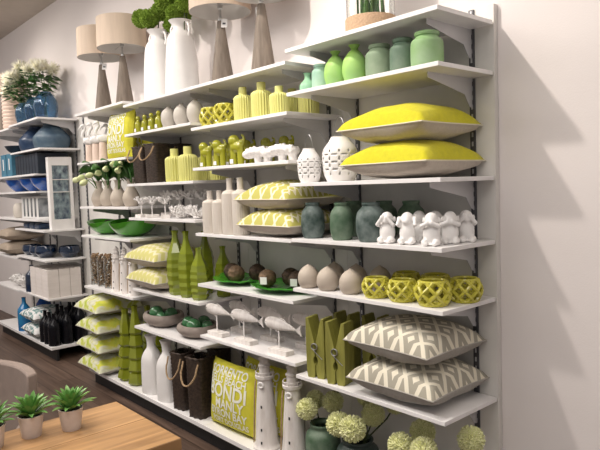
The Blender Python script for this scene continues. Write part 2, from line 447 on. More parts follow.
def stack(name, zs, x, labels, mt, mb, group, pitch, hb, ht, pipe, w=PW, d=PD, y=-.214):
    for k, l in enumerate(labels):
        z = zs + hb + k*pitch
        pillow(name, l, (x+.008*sin(3*k+1), y, z), mt, mb, w, d, ht, hb, R(random.uniform(-1.5, 1.5)), group, pipe, seed=k*7+int(abs(x)*31))
YG = 'plain yellow pillows'
stack('pillow', A3, -.29, ['plain yellow pillow with beige underside, lying on the shelf under its twin', 'plain yellow pillow with beige underside, on top of its twin'],
      'yellow', 'linen', YG, .153, .068, .104, 'piping')
stack('pillow', A6, -.285, ['grey and cream diamond-patterned pillow lying on the shelf, lower of two', 'grey and cream diamond-patterned pillow on top of the lower one'],
      'gpat', 'greylinen', 'grey diamond pillows', .168, .078, .104, 'greylinen')
stack('pillow', B4, -1.113, ['lime ogee-patterned pillow beside cream bottles, lower of two', 'lime ogee-patterned pillow beside cream bottles, upper of two'],
      'opat', 'linen', 'lime ogee pillows', .137, .064, .10, 'piping', w=.455)
stack('pillow', C5, -2.53, ['lemon zigzag pillow beside green faceted vases, lower of two', 'lemon zigzag pillow beside green faceted vases, upper of two'],
      'cpat', 'linen', 'lemon zigzag pillows', .152, .066, .105, 'greylinen', w=.47)
stack('pillow', BASE, -3.445, ['lime watercolour pillow at the bottom of the four-pillow stack', 'lime watercolour pillow second from the bottom of the four-pillow stack',
      'lime watercolour pillow third from the bottom of the four-pillow stack', 'lime watercolour pillow on top of the four-pillow stack'],
      'wash', 'greylinen', 'lime watercolour pillows', .160, .038, .115, 'greylinen', w=.47, y=-.255)
stack('pillow', BASE, -5.12, ['blue leaf-print white pillow beside black bottles, lower of two', 'blue leaf-print white pillow beside black bottles, upper of two'],
      'bleaf', 'bleaf', 'blue leaf pillows', .15, .068, .09, None, w=.44)
stack('pillow', .95, -5.86, ['plain beige cushion at the left edge of the photo, lower of two', 'plain beige cushion at the left edge of the photo, upper of two'],
      'tan', 'tan', 'plain beige cushions', .15, .068, .09, None, w=.44)

# word cushions --------------------------------------------------------------
def text_mesh(txt, size, cx, cy, w, d, h, off=.003, space=1.0):
    cu = bpy.data.curves.new('t', 'FONT'); cu.body = txt; cu.size = size; cu.align_x = 'CENTER'; cu.align_y = 'CENTER'
    cu.space_character = space; cu.offset = size*.022; cu.resolution_u = 3
    o = bpy.data.objects.new('t', cu); COL.objects.link(o)
    dg = bpy.context.evaluated_depsgraph_get(); dg.update()
    me = bpy.data.meshes.new_from_object(o.evaluated_get(dg))
    bm = bmesh.new(); bm.from_mesh(me); bmesh.ops.triangulate(bm, faces=bm.faces)
    bmesh.ops.subdivide_edges(bm, edges=[e for e in bm.edges if e.calc_length() > .02], cuts=2, use_grid_fill=False)
    bmesh.ops.triangulate(bm, faces=bm.faces)
    bm.verts.ensure_lookup_table()
    v = []; keep = set(); lim = .93
    for q in bm.verts:
        x, y = q.co.x+cx, q.co.y+cy
        # invert the pinch of the outline to stay on the cloth
        u, g = x/(w/2), y/(d/2)
        for _ in range(4):
            uu = min(max(u, -1), 1); gg = min(max(g, -1), 1)
            u = x/(w/2)/(1-.06*(1-gg*gg)); g = y/(d/2)/(1-.06*(1-uu*uu))
        e = max((1-u*u)*(1-g*g), 0) if abs(u) < 1 and abs(g) < 1 else 0
        if abs(u) < lim and abs(g) < lim: keep.add(q.index)
        v.append((x, y, h*e**.35+off))
    f = [[q.index for q in fa.verts] for fa in bm.faces]
    f = [q for q in f if all(i in keep for i in q)]
    used = sorted({i for q in f for i in q}); mp = {i: k for k, i in enumerate(used)}
    bm.free(); bpy.data.objects.remove(o); bpy.data.curves.remove(cu)
    return [v[i] for i in used], [tuple(mp[i] for i in q) for q in f]
WORDS = [('SORRENTO', .069, -.02, .150), ('BELLS BEACH', .061, -.026, .100), ('BONDI', .118, -.02, .032), ('MANLY', .080, .010, -.042), ('BYRON BAY', .064, -.005, -.098), ('PORT DOUGLAS', .046, .01, -.146)]
def word_cushion(label, loc, lean, rz, w=.48, d=.41):
    t = thing('cushion', label, 'cushion', loc, rz, 'yellow word cushions')
    t.rotation_euler = (R(90)-lean, 0, rz)
    pillow_half(w, d, .075, seed=3, wr=.0015).build('front_cover', 'wordyel', t, ang=180)
    pillow_half(w, d, .062, top=False, seed=4).build('back_cover', 'wordyel', t, ang=180)
    m = M()
    for tx, sz, cx, cy in WORDS:
        v, f = text_mesh(tx, sz, cx, cy, w, d, .075); m.add(v, f)
    m.build('lettering', 'wordtxt', t, smooth=False)['label'] = 'white capital lettering'
    return t
wc = word_cushion('yellow cushion printed with white beach names, in front of its twin', (-1.59, -.285, BASE+.2055*cos(R(6))), R(6), R(2))
dup(wc, (-1.45, -.15, BASE+.2055*cos(R(6))+.0), R(-2), 'yellow cushion with white lettering standing behind the lighthouses')['label']
dup(wc, (-2.945, -.30, D2+.2055*cos(R(6))*.86), R(0), 'yellow cushion printed with white beach names on the upper shelf under the lamps', scale=.86)
dup(wc, (-2.93, -.14, D2+.2055*cos(R(6))*.76), R(0), 'yellow word cushion tucked behind the upper word cushion', scale=.76)

# ------------------------------------------------------------------ right bay, upper shelves
t = thing('glass_vase', 'clear cylinder vase on a cork base holding green stems, on the top shelf', 'vase', (-.51, -.2, A1))
M().lathe([(.116, 0), (.118, .004), (.118, .085), (.116, .089)], 48, capt=True).build('cork_base', 'cork', t)['label'] = 'cork base'
vessel([(.112, .09), (.112, .2), (.112, .32), (.112, .43)], .004, 40, k=1).build('glass_cylinder', 'clear', t)
for k in range(26):
    a = k*2.4; r0 = .02+.06*(k % 5)/5; r1 = .03+.09*((k*7) % 6)/6
    s = M().tube([(r0*cos(a), r0*sin(a), A1+.1), (r0*.9*cos(a+.3), r0*.9*sin(a+.3), A1+.28), (r1*cos(a+.6), r1*sin(a+.6), A1+.46), (1.5*r1*cos(a+.7), 1.5*r1*sin(a+.7), A1+.62)], .005, 6)
    o = s.build('green_stem', ['stem', 'leaf', 'succ'][k % 3], loc=(-.51, -.2, 0))
    tag(o, 'green plant stem standing in the clear cork-based vase', 'stem', 'stems in the cork-based vase')

def fvase(kind, x, y, z, w, h, m, label, cat='vase', group='green frosted vases', rz=0):
    r = w/2
    P = {'tear': [(.55*r, 0), (.74*r, .02*h), (.97*r, .24*h), (r, .42*h), (.88*r, .62*h), (.55*r, .79*h), (.30*r, .87*h), (.28*r, .91*h), (.46*r, h)],
         'jar': [(.78*r, 0), (.9*r, .02*h), (r, .12*h), (r, .62*h), (.93*r, .76*h), (.72*r, .84*h), (.7*r, .88*h), (.76*r, .9*h), (.76*r, .98*h), (.72*r, h)],
         'bottle': [(.75*r, 0), (.95*r, .05*h), (r, .25*h), (.92*r, .45*h), (.5*r, .65*h), (.38*r, .75*h), (.4*r, .93*h), (.55*r, h)],
         'barrel': [(.68*r, 0), (.82*r, .03*h), (.98*r, .25*h), (r, .5*h), (.9*r, .74*h), (.62*r, .87*h), (.56*r, .91*h), (.6*r, .95*h), (.6*r, h)]}[kind]
    o = vessel(P, .006, 32).build('vase' if kind != 'jar' and kind != 'barrel' else 'jar', m, loc=(x, y, z), rz=rz)
    return tag(o, label, cat, group)
fvase('bottle', -.855, -.29, A2, .084, .098, 'fg_mint', 'small squat mint bottle vase, leftmost on the frosted vase shelf')
fvase('jar', -.765, -.285, A2, .09, .125, 'fg_teal', 'pale teal jar vase between the smallest bottle and the lime vases')
fvase('tear', -.658, -.289, A2, .112, .168, 'fg_lime', 'lime green teardrop vase with flared neck, left of two')
fvase('tear', -.538, -.286, A2, .116, .175, 'fg_lime', 'lime green teardrop vase with flared neck, right of two')
fvase('jar', -.395, -.279, A2, .124, .148, 'fg_grey', 'grey-green frosted jar right of the lime teardrop vases', 'jar')
fvase('jar', -.261, -.283, A2, .112, .147, 'fg_dark', 'dark grey-green frosted jar, middle of three jars', 'jar')
fvase('jar', -.125, -.298, A2, .132, .145, 'fg_green', 'bright green frosted jar at the right end of the vase shelf', 'jar')

def lantern(x, y, z, w, h, label):
    t = thing('lantern', label, 'lantern', (x, y, z), group='white pierced lanterns')
    r = w/2; prof = sm([(.72*r, 0), (.77*r, .02*h), (.93*r, .17*h), (r, .42*h), (r, .64*h), (.90*r, .76*h), (.62*r, .91*h), (.5*r, h)], 8)
    n = 120
    def skip(i, j):
        zf = prof[j][1]/h
        if zf < .12 or zf > .72: return False
        row = (zf-.12)/.6*7; k = int(row); fy = row-k-.5
        fx = ((i/n*11+(.5 if k % 2 else 0)) % 1)-.5
        if k % 2: return (fx/.3)**2+(fy/.24)**2 < 1
        return (fx/.11)**2+(fy/.42)**2 < 1
    m = M().lathe(prof, n, skip=skip, capb=True)
    m.build('pierced_body', 'white', t, solid=.004, ang=60)
    M().lathe([(.48*r, h-.001), (.5*r, h+.004), (.44*r, h+.004), (.44*r, h-.02)], 32, capb=False).build('rim', 'white', t)
    hp = [(.46*r*cos(a), .46*r*.35*sin(a)*0, h+.003+.5*w*sin(a)+.01*sin(a)) for a in [pi*k/18 for k in range(19)]]
    M().tube(hp, .0016, 6).build('wire_handle', 'steel', t)
lantern(-.838, -.314, A3, .118, .165, 'smaller white pierced lantern, left of the pair beside yellow pillows')
lantern(-.665, -.27, A3, .17, .21, 'larger white pierced lantern partly behind the yellow pillows')

# dark jars and monkeys --------------------------------------------------------
fvase('barrel', -.817, -.321, A4, .118, .176, 'jar_blue', 'blue-black frosted jar, leftmost of three front jars', 'jar', 'dark green jars')
fvase('barrel', -.612, -.324, A4, .114, .176, 'jar_green', 'bottle-green frosted jar, middle of three front jars', 'jar', 'dark green jars')
fvase('barrel', -.436, -.315, A4, .138, .176, 'jar_blue', 'widest dark frosted jar beside the white monkeys', 'jar', 'dark green jars')
for x, l in ((-.70, 'dark jar in the rear row behind the left two front jars'), (-.50, 'dark jar in the rear row behind the widest jar'), (-.34, 'dark jar in the rear row behind the leftmost monkey')):
    fvase('barrel', x, -.15, A4, .13, .176, 'jar_green', l, 'jar', 'dark green jars')

def monkey(pose):
    m = M()
    m.ell((0, 0, .045), (.038, .034, .05)); m.ell((0, -.004, .07), (.028, .025, .03))
    for s in (-1, 1):
        m.ell((s*.026, -.02, .014), (.017, .03, .0145)); m.ell((s*.02, -.04, .0085), (.012, .013, .009))
        m.ell((s*.033, .008, .10), (.009, .007, .012))
    m.ell((0, -.002, .103), (.030, .030, .029)); m.ell((0, -.024, .095), (.019, .016, .015))
    m.ell((0, .0, .006), (.04, .034, .008))
    tgt = {'eyes': (.012, -.034, .109), 'ears': (.036, -.008, .104), 'mouth': (.009, -.041, .091)}[pose]
    for s in (-1, 1):
        sh = Vector((s*.028, -.004, .077)); el = Vector((s*.040, -.028, .078 if pose != 'ears' else .082)); ha = Vector((s*tgt[0], tgt[1], tgt[2]))
        m.tube([sh, (sh+el)/2+Vector((s*.004, 0, -.001)), el, (el+ha)/2, ha], .0105, 8, r2=.0085); m.ell(ha, (.011, .008, .011))
    return m
mk = {}
for p in ('eyes', 'ears', 'mouth'):
    o = monkey(p).build('monkey_figurine', 'white'); remesh(o, .003, 3); mk[p] = o
sc = .132/.131
def put_monkey(p, x, y, rz, label, first=[True]):
    o = mk[p]
    if 'label' in o: o = o.copy(); COL.objects.link(o)
    o.location = (x, y, A4); o.rotation_euler = (0, 0, rz); o.scale = (.92, .95, 1.03)
    tag(o, label, 'figurine', 'white monkey figurines')
put_monkey('eyes', -.330, -.330, R(20), 'white monkey figurine covering its eyes, next to the dark jars')
put_monkey('ears', -.219, -.330, R(25), 'white monkey figurine with hands on its ears, second in the front row')
put_monkey('mouth', -.097, -.330, R(25), 'white monkey figurine covering its mouth, third in the front row')
put_monkey('mouth', -.080, -.225, R(35), 'white monkey figurine fourth along, behind the third one')
put_monkey('eyes', -.062, -.135, R(40), 'white monkey figurine nearest the back panel at the right end')
put_monkey('ears', -.245, -.215, R(10), 'white monkey figurine in the rear row between the first and second')
put_monkey('eyes', -.16, -.215, R(15), 'white monkey figurine in the rear row between the second and third')

# onion vases & lattice bowls ---------------------------------------------------
def onion(w, h):
    r = w/2
    return vessel([(.5*r, 0), (.7*r, .015*h), (.96*r, .2*h), (r, .42*h), (.93*r, .60*h), (.72*r, .77*h), (.42*r, .89*h), (.18*r, .955*h), (.08*r, h)], .004, 32)
on0 = onion(.108, .118).build('onion_vase', 'taupe', loc=(-.846, -.335, A5)); tag(on0, 'taupe onion-shaped vase at the left end of its shelf', 'vase', 'taupe onion vases')
for x, y, l in ((-.712, -.332, 'taupe onion-shaped vase second from the left, front row'), (-.561, -.329, 'taupe onion-shaped vase touching the lattice bowls, front row'),
                (-.80, -.20, 'taupe onion-shaped vase behind the left pair'), (-.655, -.19, 'taupe onion-shaped vase behind the middle of the front row'), (-.52, -.17, 'taupe onion-shaped vase behind, beside the rear lattice bowl')):
    o = dup(on0, (x, y, A5), label=l)
def lattice_bowl(r, h, nh=8, tr=.0082, twist=1.25):
    m = M()
    def rad(t): return r*(.62+.38*sin(pi*(.10+.80*t))**.8) if t < 1 else r*.8
    for d in (-1, 1):
        for k in range(nh):
            m.tube([(rad(t)*cos(PI2*k/nh+d*twist*(t-.5)), rad(t)*sin(PI2*k/nh+d*twist*(t-.5)), .01+(h-.018)*t) for t in [i/14 for i in range(15)]], tr, 6)
    for z, rr, q in ((h-.007, rad(.999), .007), (.008, rad(0), .008)):
        m.tube([(rr*cos(a), rr*sin(a), z) for a in [PI2*i/40 for i in range(40)]], q, 8, closed=True)
    m.lathe([(rad(0)-.006, .001), (rad(0)-.004, .008)], 32, capt=True)
    return m
lb = lattice_bowl(.07, .106).build('lattice_bowl', 'limelat', loc=(-.108, -.312, A5))
LBG = 'yellow lattice bowls'; tag(lb, 'yellow-green lattice bowl at the front right, nearest the shelf corner', 'bowl', LBG)
for x, y, s, l in ((-.262, -.318, .90, 'yellow-green lattice bowl in the middle of the front row'), (-.408, -.323, .86, 'yellow-green lattice bowl beside the taupe onion vases'),
                   (-.052, -.165, .96, 'yellow-green lattice bowl at the rear right, beside the upright'), (-.21, -.155, .96, 'yellow-green lattice bowl in the rear row, middle'), (-.372, -.155, .92, 'yellow-green lattice bowl in the rear row, left')):
    dup(lb, (x, y, A5), random.random(), l, scale=s)
o = dup(lb, (-1.722, -.295, B2), .3, 'lime lattice bowl left of its twin, on the ribbed bottle shelf', scale=(.96, .96, 1.12)); o['group'] = 'lime lattice bowls by ribbed bottles'
o = dup(lb, (-1.567, -.297, B2), .8, 'lime lattice bowl right of its twin, next to the ribbed bottles', scale=(.99, .99, 1.16)); o['group'] = 'lime lattice bowls by ribbed bottles'

# giant clothes pegs ----------------------------------------------------------
def peg(label, loc, rz):
    t = thing('giant_clothes_peg', label, 'decorative peg', loc, rz, 'giant green clothes pegs')
    h = .30
    for s in (-1, 1):
        # outline in XZ, outer side straight-ish, inner side opening to the top
        out = [(.010, 0), (.046, .0), (.052, .03), (.054, .20), (.052, h), (.036, h), (.006, .185), (.003, .17), (.003, .11), (.009, .105), (.0125, .093), (.0125, .083), (.009, .071), (.003, .066), (.003, .028), (.006, .014)]
        n = len(out); D = .045
        v = [(s*x, -D, z) for x, z in out]+[(s*x, D, z) for x, z in out]
        f = [tuple(range(n)), tuple(range(2*n-1, n-1, -1))]+[(i, (i+1) % n, n+(i+1) % n, n+i) for i in range(n)]
        M().add(v, f).build('prong', 'pegwood', t, smooth=False, bevel=.0015)
    sp = M()
    for k in range(3):
        sp.tube([(.016*cos(a), -.0485-.003*k, .16+.016*sin(a)) for a in [PI2*i/20 for i in range(20)]], .0022, 6, closed=True)
    sp.tube([(-.016, -.050, .16), (-.012, -.050, .145), (.042, -.0485, .10)], .002, 6)
    sp.build('spring', 'steel', t)['label'] = 'coiled steel spring'
    return t
pg = peg('giant green wooden clothes peg, leftmost in the front row', (-.79, -.325, A6), R(14))
dup(pg, (-.645, -.330, A6), R(14), 'giant green wooden clothes peg in front, beside the grey pillows')
dup(pg, (-.755, -.165, A6), R(10), 'giant green wooden clothes peg in the rear row, left')
dup(pg, (-.60, -.12, A6), R(10), 'giant green wooden clothes peg in the rear row, behind the grey pillows')

tag(M().box(-.02, .02, -.013, .013, 0, .0012).build('shelf_label', 'paper', loc=(-.062, -.352, A6), rz=R(4), smooth=False), 'small blank white label lying at the front right corner of the grey pillow shelf', 'label')
# big jars with alliums --------------------------------------------------------
def spiky(r, seed, n_it=5, lo=.80, hi=1.07):
    rnd = random.Random(seed)
    bm = bmesh.new(); bmesh.ops.create_icosphere(bm, subdivisions=n_it, radius=1)
    for v in bm.verts: v.co = v.co.normalized()*r*rnd.choice((lo, lo+.05, lo+.08, hi))
    me = bpy.data.meshes.new('head'); bm.to_mesh(me); bm.free(); return me
AL_ME = spiky(1, 1); AL_ME.materials.append(MT['allium'])
PO_ME = spiky(1, 2); PO_ME.materials.append(MT['pom'])
def flower(name, label, base, head, r, me, ms, group, sr=.004):
    t = thing(name, label, 'flower', base, group=group)
    hd = Vector(head)-Vector(base)
    o = bpy.data.objects.new('flower_head', me); COL.objects.link(o); o.parent = t; o.location = hd; o.scale = (r, r, r*.97)
    o.rotation_euler = (random.random()*3, random.random()*3, random.random()*3)
    mid = hd*.5+Vector((hd.x*-.12, hd.y*-.12, .02))
    M().tube([(0, 0, 0), mid*.5+Vector((0, 0, .01)), mid, hd*.8, hd*(1-.4*r/hd.length)], sr, 6).build('stem', ms, t)
    return t
for x, y, s, l in ((-.87, -.25, 1, 'dark green glass jar holding alliums, left on the lower right deck'), (-.635, -.235, 1.16, 'smoky black glass jar holding alliums, middle of the lower right deck'), (-.33, -.23, 1.1, 'smoky black glass jar holding alliums, right on the lower right deck')):
    r = .092*s
    o = vessel([(.8*r, 0), (.95*r, .02), (r, .08), (r, .15), (.93*r, .185), (.72*r, .205), (.68*r, .215), (.74*r, .23), (.72*r, .236)], .007, 36).build('glass_jar', 'jar_green' if x < -.8 else 'jar_smoke', loc=(x, y, BASE))
    if s != 1: o.scale = (1, 1, .92)
    tag(o, l, 'jar', 'allium jars')
JA, JB, JC = (-.87, -.25), (-.635, -.235), (-.33, -.23)
AL = [(JA, (-.915, -.315, .455), .056, 'pale green allium head in front of the rear ones, beside the lighthouses'),
      (JA, (-.985, -.19, .455), .05, 'dim allium head behind the leftmost pale one'),
      (JA, (-.85, -.19, .475), .055, 'dim allium head behind, above the left jar'),
      (JB, (-.69, -.31, .435), .060, 'pale green allium head above the smoky middle jar, left of the largest'),
      (JB, (-.575, -.33, .45), .063, 'largest pale green allium head above the smoky middle jar'),
      (JB, (-.56, -.2, .487), .056, 'dim allium head behind the largest pale one'),
      (JB, (-.67, -.12, .53), .052, 'dim allium head close under the peg shelf'),
      (JB, (-.50, -.10, .53), .050, 'dim allium head close under the grey pillows'),
      (JC, (-.30, -.31, .447), .058, 'pale allium head cut by the photo bottom edge, left of two'),
      (JC, (-.165, -.32, .468), .058, 'pale allium head cut by the photo bottom edge, right of two'),
      (JC, (-.255, -.21, .492), .056, 'dim allium head under the front of the grey pillow shelf'),
      (JC, (-.012, -.2, .527), .056, 'rightmost allium head, near the end of the deck')]
for k, (j, hd, r, l) in enumerate(AL):
    flower('allium_flower', l, (j[0]+.03*cos(k*2.3), j[1]+.03*sin(k*2.3), BASE+.012), hd, r, AL_ME, 'stemd', 'allium flowers')

# ------------------------------------------------------------------ lamps & jugs
def lamp(loc, label, rz):
    t = thing('table_lamp', label, 'lamp', loc, rz, 'cone table lamps')
    M().lathe([(.072, 0), (.074, .004), (.022, .395), (.02, .40)], 32, capt=True).build('base', 'cone', t)
    M().lathe([(.013, .40), (.013, .42), (.007, .425), (.007, .47), (.016, .475), (.016, .51)], 16, capt=True).build('neck', 'steel', t)
    M().ell((0, 0, .55), (.03, .03, .042)).build('bulb', 'white', t)
    m = M().lathe([(.188, .455), (.184, .68), (.182, .68), (.186, .455)], 56, capb=False)
    m.f += [(i, (i+1) % 56, 3*56+(i+1) % 56, 3*56+i) for i in range(56)]; m.mi += [0]*56
    sh = m.build('lamp_shade', 'shade', t)
    l = M().lathe([(.1855, .4555), (.1815, .6795)], 56, capb=False).build('lining', 'shadein', sh); 
    sp = M()
    for k in range(3): sp.tube([(.012*cos(k*2.09), .012*sin(k*2.09), .495), (.186*cos(k*2.09), .186*sin(k*2.09), .49)], .0018, 6)
    sp.build('spider', 'steel', t)
    tg = M().box(-.02, .02, -.034, -.0325, .355, .405).tf(Matrix.Rotation(R(6), 4, 'Y')).build('price_tag', 'paper', t, smooth=False)
    M().box(-.010, .010, -.0352, -.0344, .372, .382).tf(Matrix.Rotation(R(6), 4, 'Y')).build('tag_print', 'print_', tg, smooth=False)
    M().tube([(0, -.014, .415), (.02, -.033, .407), (.042, -.0333, .403)], .0008, 4).build('tag_string', 'piping', t)
    return t
lp = lamp((-1.722, -.2, T1), 'cone table lamp with shade and white tag, between jugs and rightmost lamp', R(30))
dup(lp, (-1.305, -.21, T1), R(200), 'rightmost cone table lamp whose shade is cut off by the photo top')
dup(lp, (-3.45, -.205, D1), R(40), 'leftmost cone table lamp with beige drum shade and white tag')
dup(lp, (-3.06, -.205, D1), R(170), 'cone table lamp with beige drum shade just left of the white jugs')

def jug(loc, label, rz):
    t = thing('jug', label, 'jug', loc, rz, 'tall white jugs')
    r = .112
    prof = [(.98*r, 0), (r*1.02, .006), (r, .08), (.94*r, .2), (.86*r, .32), (.78*r, .38), (.64*r, .412), (.44*r, .438), (.41*r, .455), (.50*r, .477), (.66*r, .498)]
    vessel(prof, .005, 48).build('body', 'white', t)
    for sx in (-1, 1):
        hp = [(sx*.052, 0, .478), (sx*.074, 0, .478), (sx*.088, 0, .458), (sx*.090, 0, .42), (sx*.084, 0, .395), (sx*.074, 0, .380)]
        M().tube(hp, .009, 10).build('handle', 'white', t)
    return t
jg = jug((-2.165, -.22, T1), 'tall white jug with green pompom flowers, right of the pair', R(10))
dup(jg, (-2.47, -.22, T1), R(10), 'tall white jug with green pompom flowers, left of the pair')
PM = [(-2.47, (-2.70, -.22, 2.86), .066, 'green pompom flower hanging furthest left over the left jug'), (-2.47, (-2.485, -.27, 2.805), .066, 'green pompom flower at the front of the left jug'),
      (-2.47, (-2.55, -.15, 2.885), .064, 'green pompom flower topmost in the left jug'), (-2.47, (-2.40, -.15, 2.76), .056, 'green pompom flower in the left jug, nearest the right jug'),
      (-2.165, (-2.26, -.27, 2.875), .070, 'green pompom flower at the front centre of the right jug'), (-2.165, (-2.36, -.20, 2.91), .070, 'green pompom flower furthest left in the right jug'),
      (-2.165, (-2.09, -.22, 2.83), .066, 'green pompom flower furthest right in the right jug'), (-2.165, (-2.14, -.13, 2.94), .066, 'green pompom flower at the back of the right jug'),
      (-2.165, (-2.27, -.13, 2.80), .060, 'green pompom flower low behind the rim of the right jug'), (-2.165, (-2.18, -.25, 2.775), .058, 'green pompom flower low over the rim of the right jug')]
for k, (jx, hd, r, l) in enumerate(PM):
    flower('pompom_flower', l, (jx+.028+.02*cos(k*2.1), -.22+.02*sin(k*2.1), T1+.33), hd, r, PO_ME, 'stemd', 'green pompom flowers')

# ------------------------------------------------------------------ second/third bay shelves
def ribbed(w, h, nr=22, neck=.46):
    r = w/2; sq = lambda a: (abs(cos(a))**4+abs(sin(a))**4)**(-.25)
    prof = [(.9*r, 0), (.95*r, .01), (.97*r, .3*h), (.97*r, .62*h), (.93*r, .70*h), (.70*r, .76*h), (.50*r, .78*h), (.46*r, .80*h), (.46*r, .98*h), (.42*r, h)]
    def fn(a, z, j): 
        k = 1 if z > .77*h else 1+.055*cos(nr*a)
        return k*(1 if z > .775*h else .6+.4*sq(a))
    return vessel(prof, .005, 132, fn=fn, k=2)
RG = 'ribbed lime bottles'
rb = ribbed(.098, .188).build('ribbed_bottle', 'limeb', loc=(-1.368, -.315, B2)); tag(rb, 'ribbed lime bottle next to the lattice bowls, left of three in front', 'bottle', RG)
dup(rb, (-1.213, -.305, B2), .1, 'ribbed lime bottle, tallest, middle of three in front', scale=(1.08, 1.08, 1.03))
dup(rb, (-1.055, -.312, B2), .05, 'ribbed lime bottle, shorter, right of three in front', scale=(.98, .98, .8))
dup(rb, (-1.115, -.17, B2), .05, 'ribbed lime bottle behind the front three, left of the rear pair', scale=(1.05, 1.05, .83))
dup(rb, (-.985, -.17, B2), .05, 'ribbed lime bottle behind the front three, right of the rear pair', scale=(1.05, 1.05, .83))
dup(rb, (-2.156, -.312, C3), .1, 'ribbed lime bottle beside the wicker baskets, left of two in front', scale=(1.18, 1.18, 1.15))
dup(rb, (-1.988, -.312, C3), .05, 'ribbed lime bottle beside the wicker baskets, right of two in front', scale=(1.18, 1.18, 1.17))
dup(rb, (-2.03, -.15, C3), .05, 'ribbed lime bottle in the rear row below the lime ornaments, left', scale=(1.15, 1.15, 1.1))
dup(rb, (-1.88, -.15, C3), .05, 'ribbed lime bottle in the rear row below the lime ornaments, right', scale=(1.15, 1.15, 1.1))

def ornament():
    m = M()
    for s in (-1, 1):
        m.tube([(s*.021, 0, .0), (s*.021, 0, .06), (s*.019, 0, .10)], .017, 10, r2=.021)
    m.ell((0, 0, .092), (.040, .03, .03)); m.ell((-.014, -.004, .124), (.031, .029, .030))
    m.tube([(.018, 0, .10), (.036, 0, .108), (.045, 0, .125), (.040, 0, .144), (.028, 0, .15)], .010, 8, r2=.006)
    m.ell((.03, 0, .112), (.02, .018, .018))
    return m
o0 = thing('ceramic_ornament', 'glossy lime ornament with round head and curled trunk, left of the front three', 'ornament', (-1.745, -.33, B3), R(20), 'glossy lime ornaments')
ob = ornament().build('figure', 'lime'); remesh(ob, .0035, 3); ob.parent = o0
M().box(-.032, -.012, -.0215, -.0195, .008, .03).build('price_sticker', 'paper', o0, smooth=False)
for x, y, s, l in ((-1.598, -.33, 1.02, 'glossy lime ornament with round head, middle of the front three'), (-1.43, -.325, 1.12, 'glossy lime ornament with round head, largest, next to the coral lump'),
                   (-1.66, -.2, 1, 'glossy lime ornament in the rear row, left'), (-1.50, -.19, 1, 'glossy lime ornament in the rear row, second'), (-1.34, -.17, 1, 'glossy lime ornament in the rear row behind the coral lump'), (-1.20, -.15, 1, 'glossy lime ornament in the rear row between the coral lumps')):
    dup(o0, (x, y, B3), R(20), l, scale=s)
def coral_lump(seed, w=.17, h=.105):
    rnd = random.Random(seed); m = M()
    for k in range(9):
        u = -1+2*k/8; m.ell((u*w*.38, rnd.uniform(-.015, .015), h*(.62-.12*u*u)), (w*.15, .045, h*.24))
    for sx in (-.02, .36):
        m.tube([(sx*w, 0, .002), (sx*w, 0, h*.6)], .022, 10, r2=.03)
    for k in range(60):
        a = rnd.uniform(0, PI2); u = rnd.uniform(-1, 1)
        m.ell((u*w*.45, .045*cos(a)*(1-.3*u*u), h*(.62-.12*u*u)+h*.22*sin(a)), rnd.uniform(.006, .013), 6, 5)
    return m
for x, sd, l in ((-1.262, 3, 'white coral lump left of its twin, beside the glossy lime ornaments'), (-1.055, 8, 'white coral lump right of its twin, near the pierced lantern')):
    o = coral_lump(sd, .178).build('coral_lump', 'coral'); remesh(o, .004, 2); o.location = (x, -.30, B3); o.rotation_euler = (0, 0, R(12)); tag(o, l, 'coral', 'white coral lumps')

def cream_bottle(w, h):
    r = w/2
    return vessel([(.93*r, 0), (.98*r, .006), (r, .02), (r, .66*h), (.98*r, .72*h), (.78*r, .765*h), (.42*r, .79*h), (.36*r, .82*h), (.36*r, .97*h), (.4*r, .98*h), (.4*r, h)], .004, 72, fn=lambda a, z, j: 1+(.02*cos(24*a) if z < .7*h else 0), k=2)
cb = cream_bottle(.094, .255).build('cream_bottle', 'ribwhite', loc=(-1.705, -.343, B4)); tag(cb, 'shorter cream fluted bottle, leftmost of four', 'bottle', 'cream fluted bottles')
dup(cb, (-1.602, -.343, B4), label='shorter cream fluted bottle, second from the left of four')
dup(cb, (-1.498, -.34, B4), label='taller cream fluted bottle, third from the left of four', scale=(1.02, 1.02, 1.27))
dup(cb, (-1.396, -.338, B4), label='taller cream fluted bottle, next to the lime ogee pillows', scale=(1.06, 1.06, 1.27))

# leaf platters and seed balls
def platter(rx, ry, h):
    m = M(); n = 48; v = []; f = []; rings = 10
    def pt(a, t, dz):
        k = 1+.05*sin(9*a)*t; sharp = 1+.22*t*max(cos(a), 0)**6
        return (rx*t*k*sharp*cos(a), ry*t*k*sin(a), .006+h*t**2.2+dz+.004*sin(9*a)*t)
    for side in (0, 1):
        st = len(v)
        for j in range(rings+1):
            for i in range(n): v.append(pt(PI2*i/n, max(j/rings, .02), .0 if side == 0 else -.006))
        for j in range(rings):
            for i in range(n):
                q = (st+j*n+i, st+j*n+(i+1) % n, st+(j+1)*n+(i+1) % n, st+(j+1)*n+i); f.append(q if side == 0 else q[::-1])
        f.append(tuple(st+i for i in range(n)))
    b0 = rings*n; b1 = (rings+1)*n+rings*n
    for i in range(n): f.append((b0+i, b0+(i+1) % n, b1+(i+1) % n, b1+i))
    return m.add(v, f)
pl = platter(.18, .165, .03).build('leaf_platter', 'platter', loc=(-1.60, -.21, B5), rz=R(170)); tag(pl, 'green glazed leaf platter holding three brown seed balls, left of two', 'platter', 'green leaf platters')
pl2 = dup(pl, (-1.175, -.21, B5), R(15), 'green glazed leaf platter holding the tagged seed balls, right of two', scale=1.1)
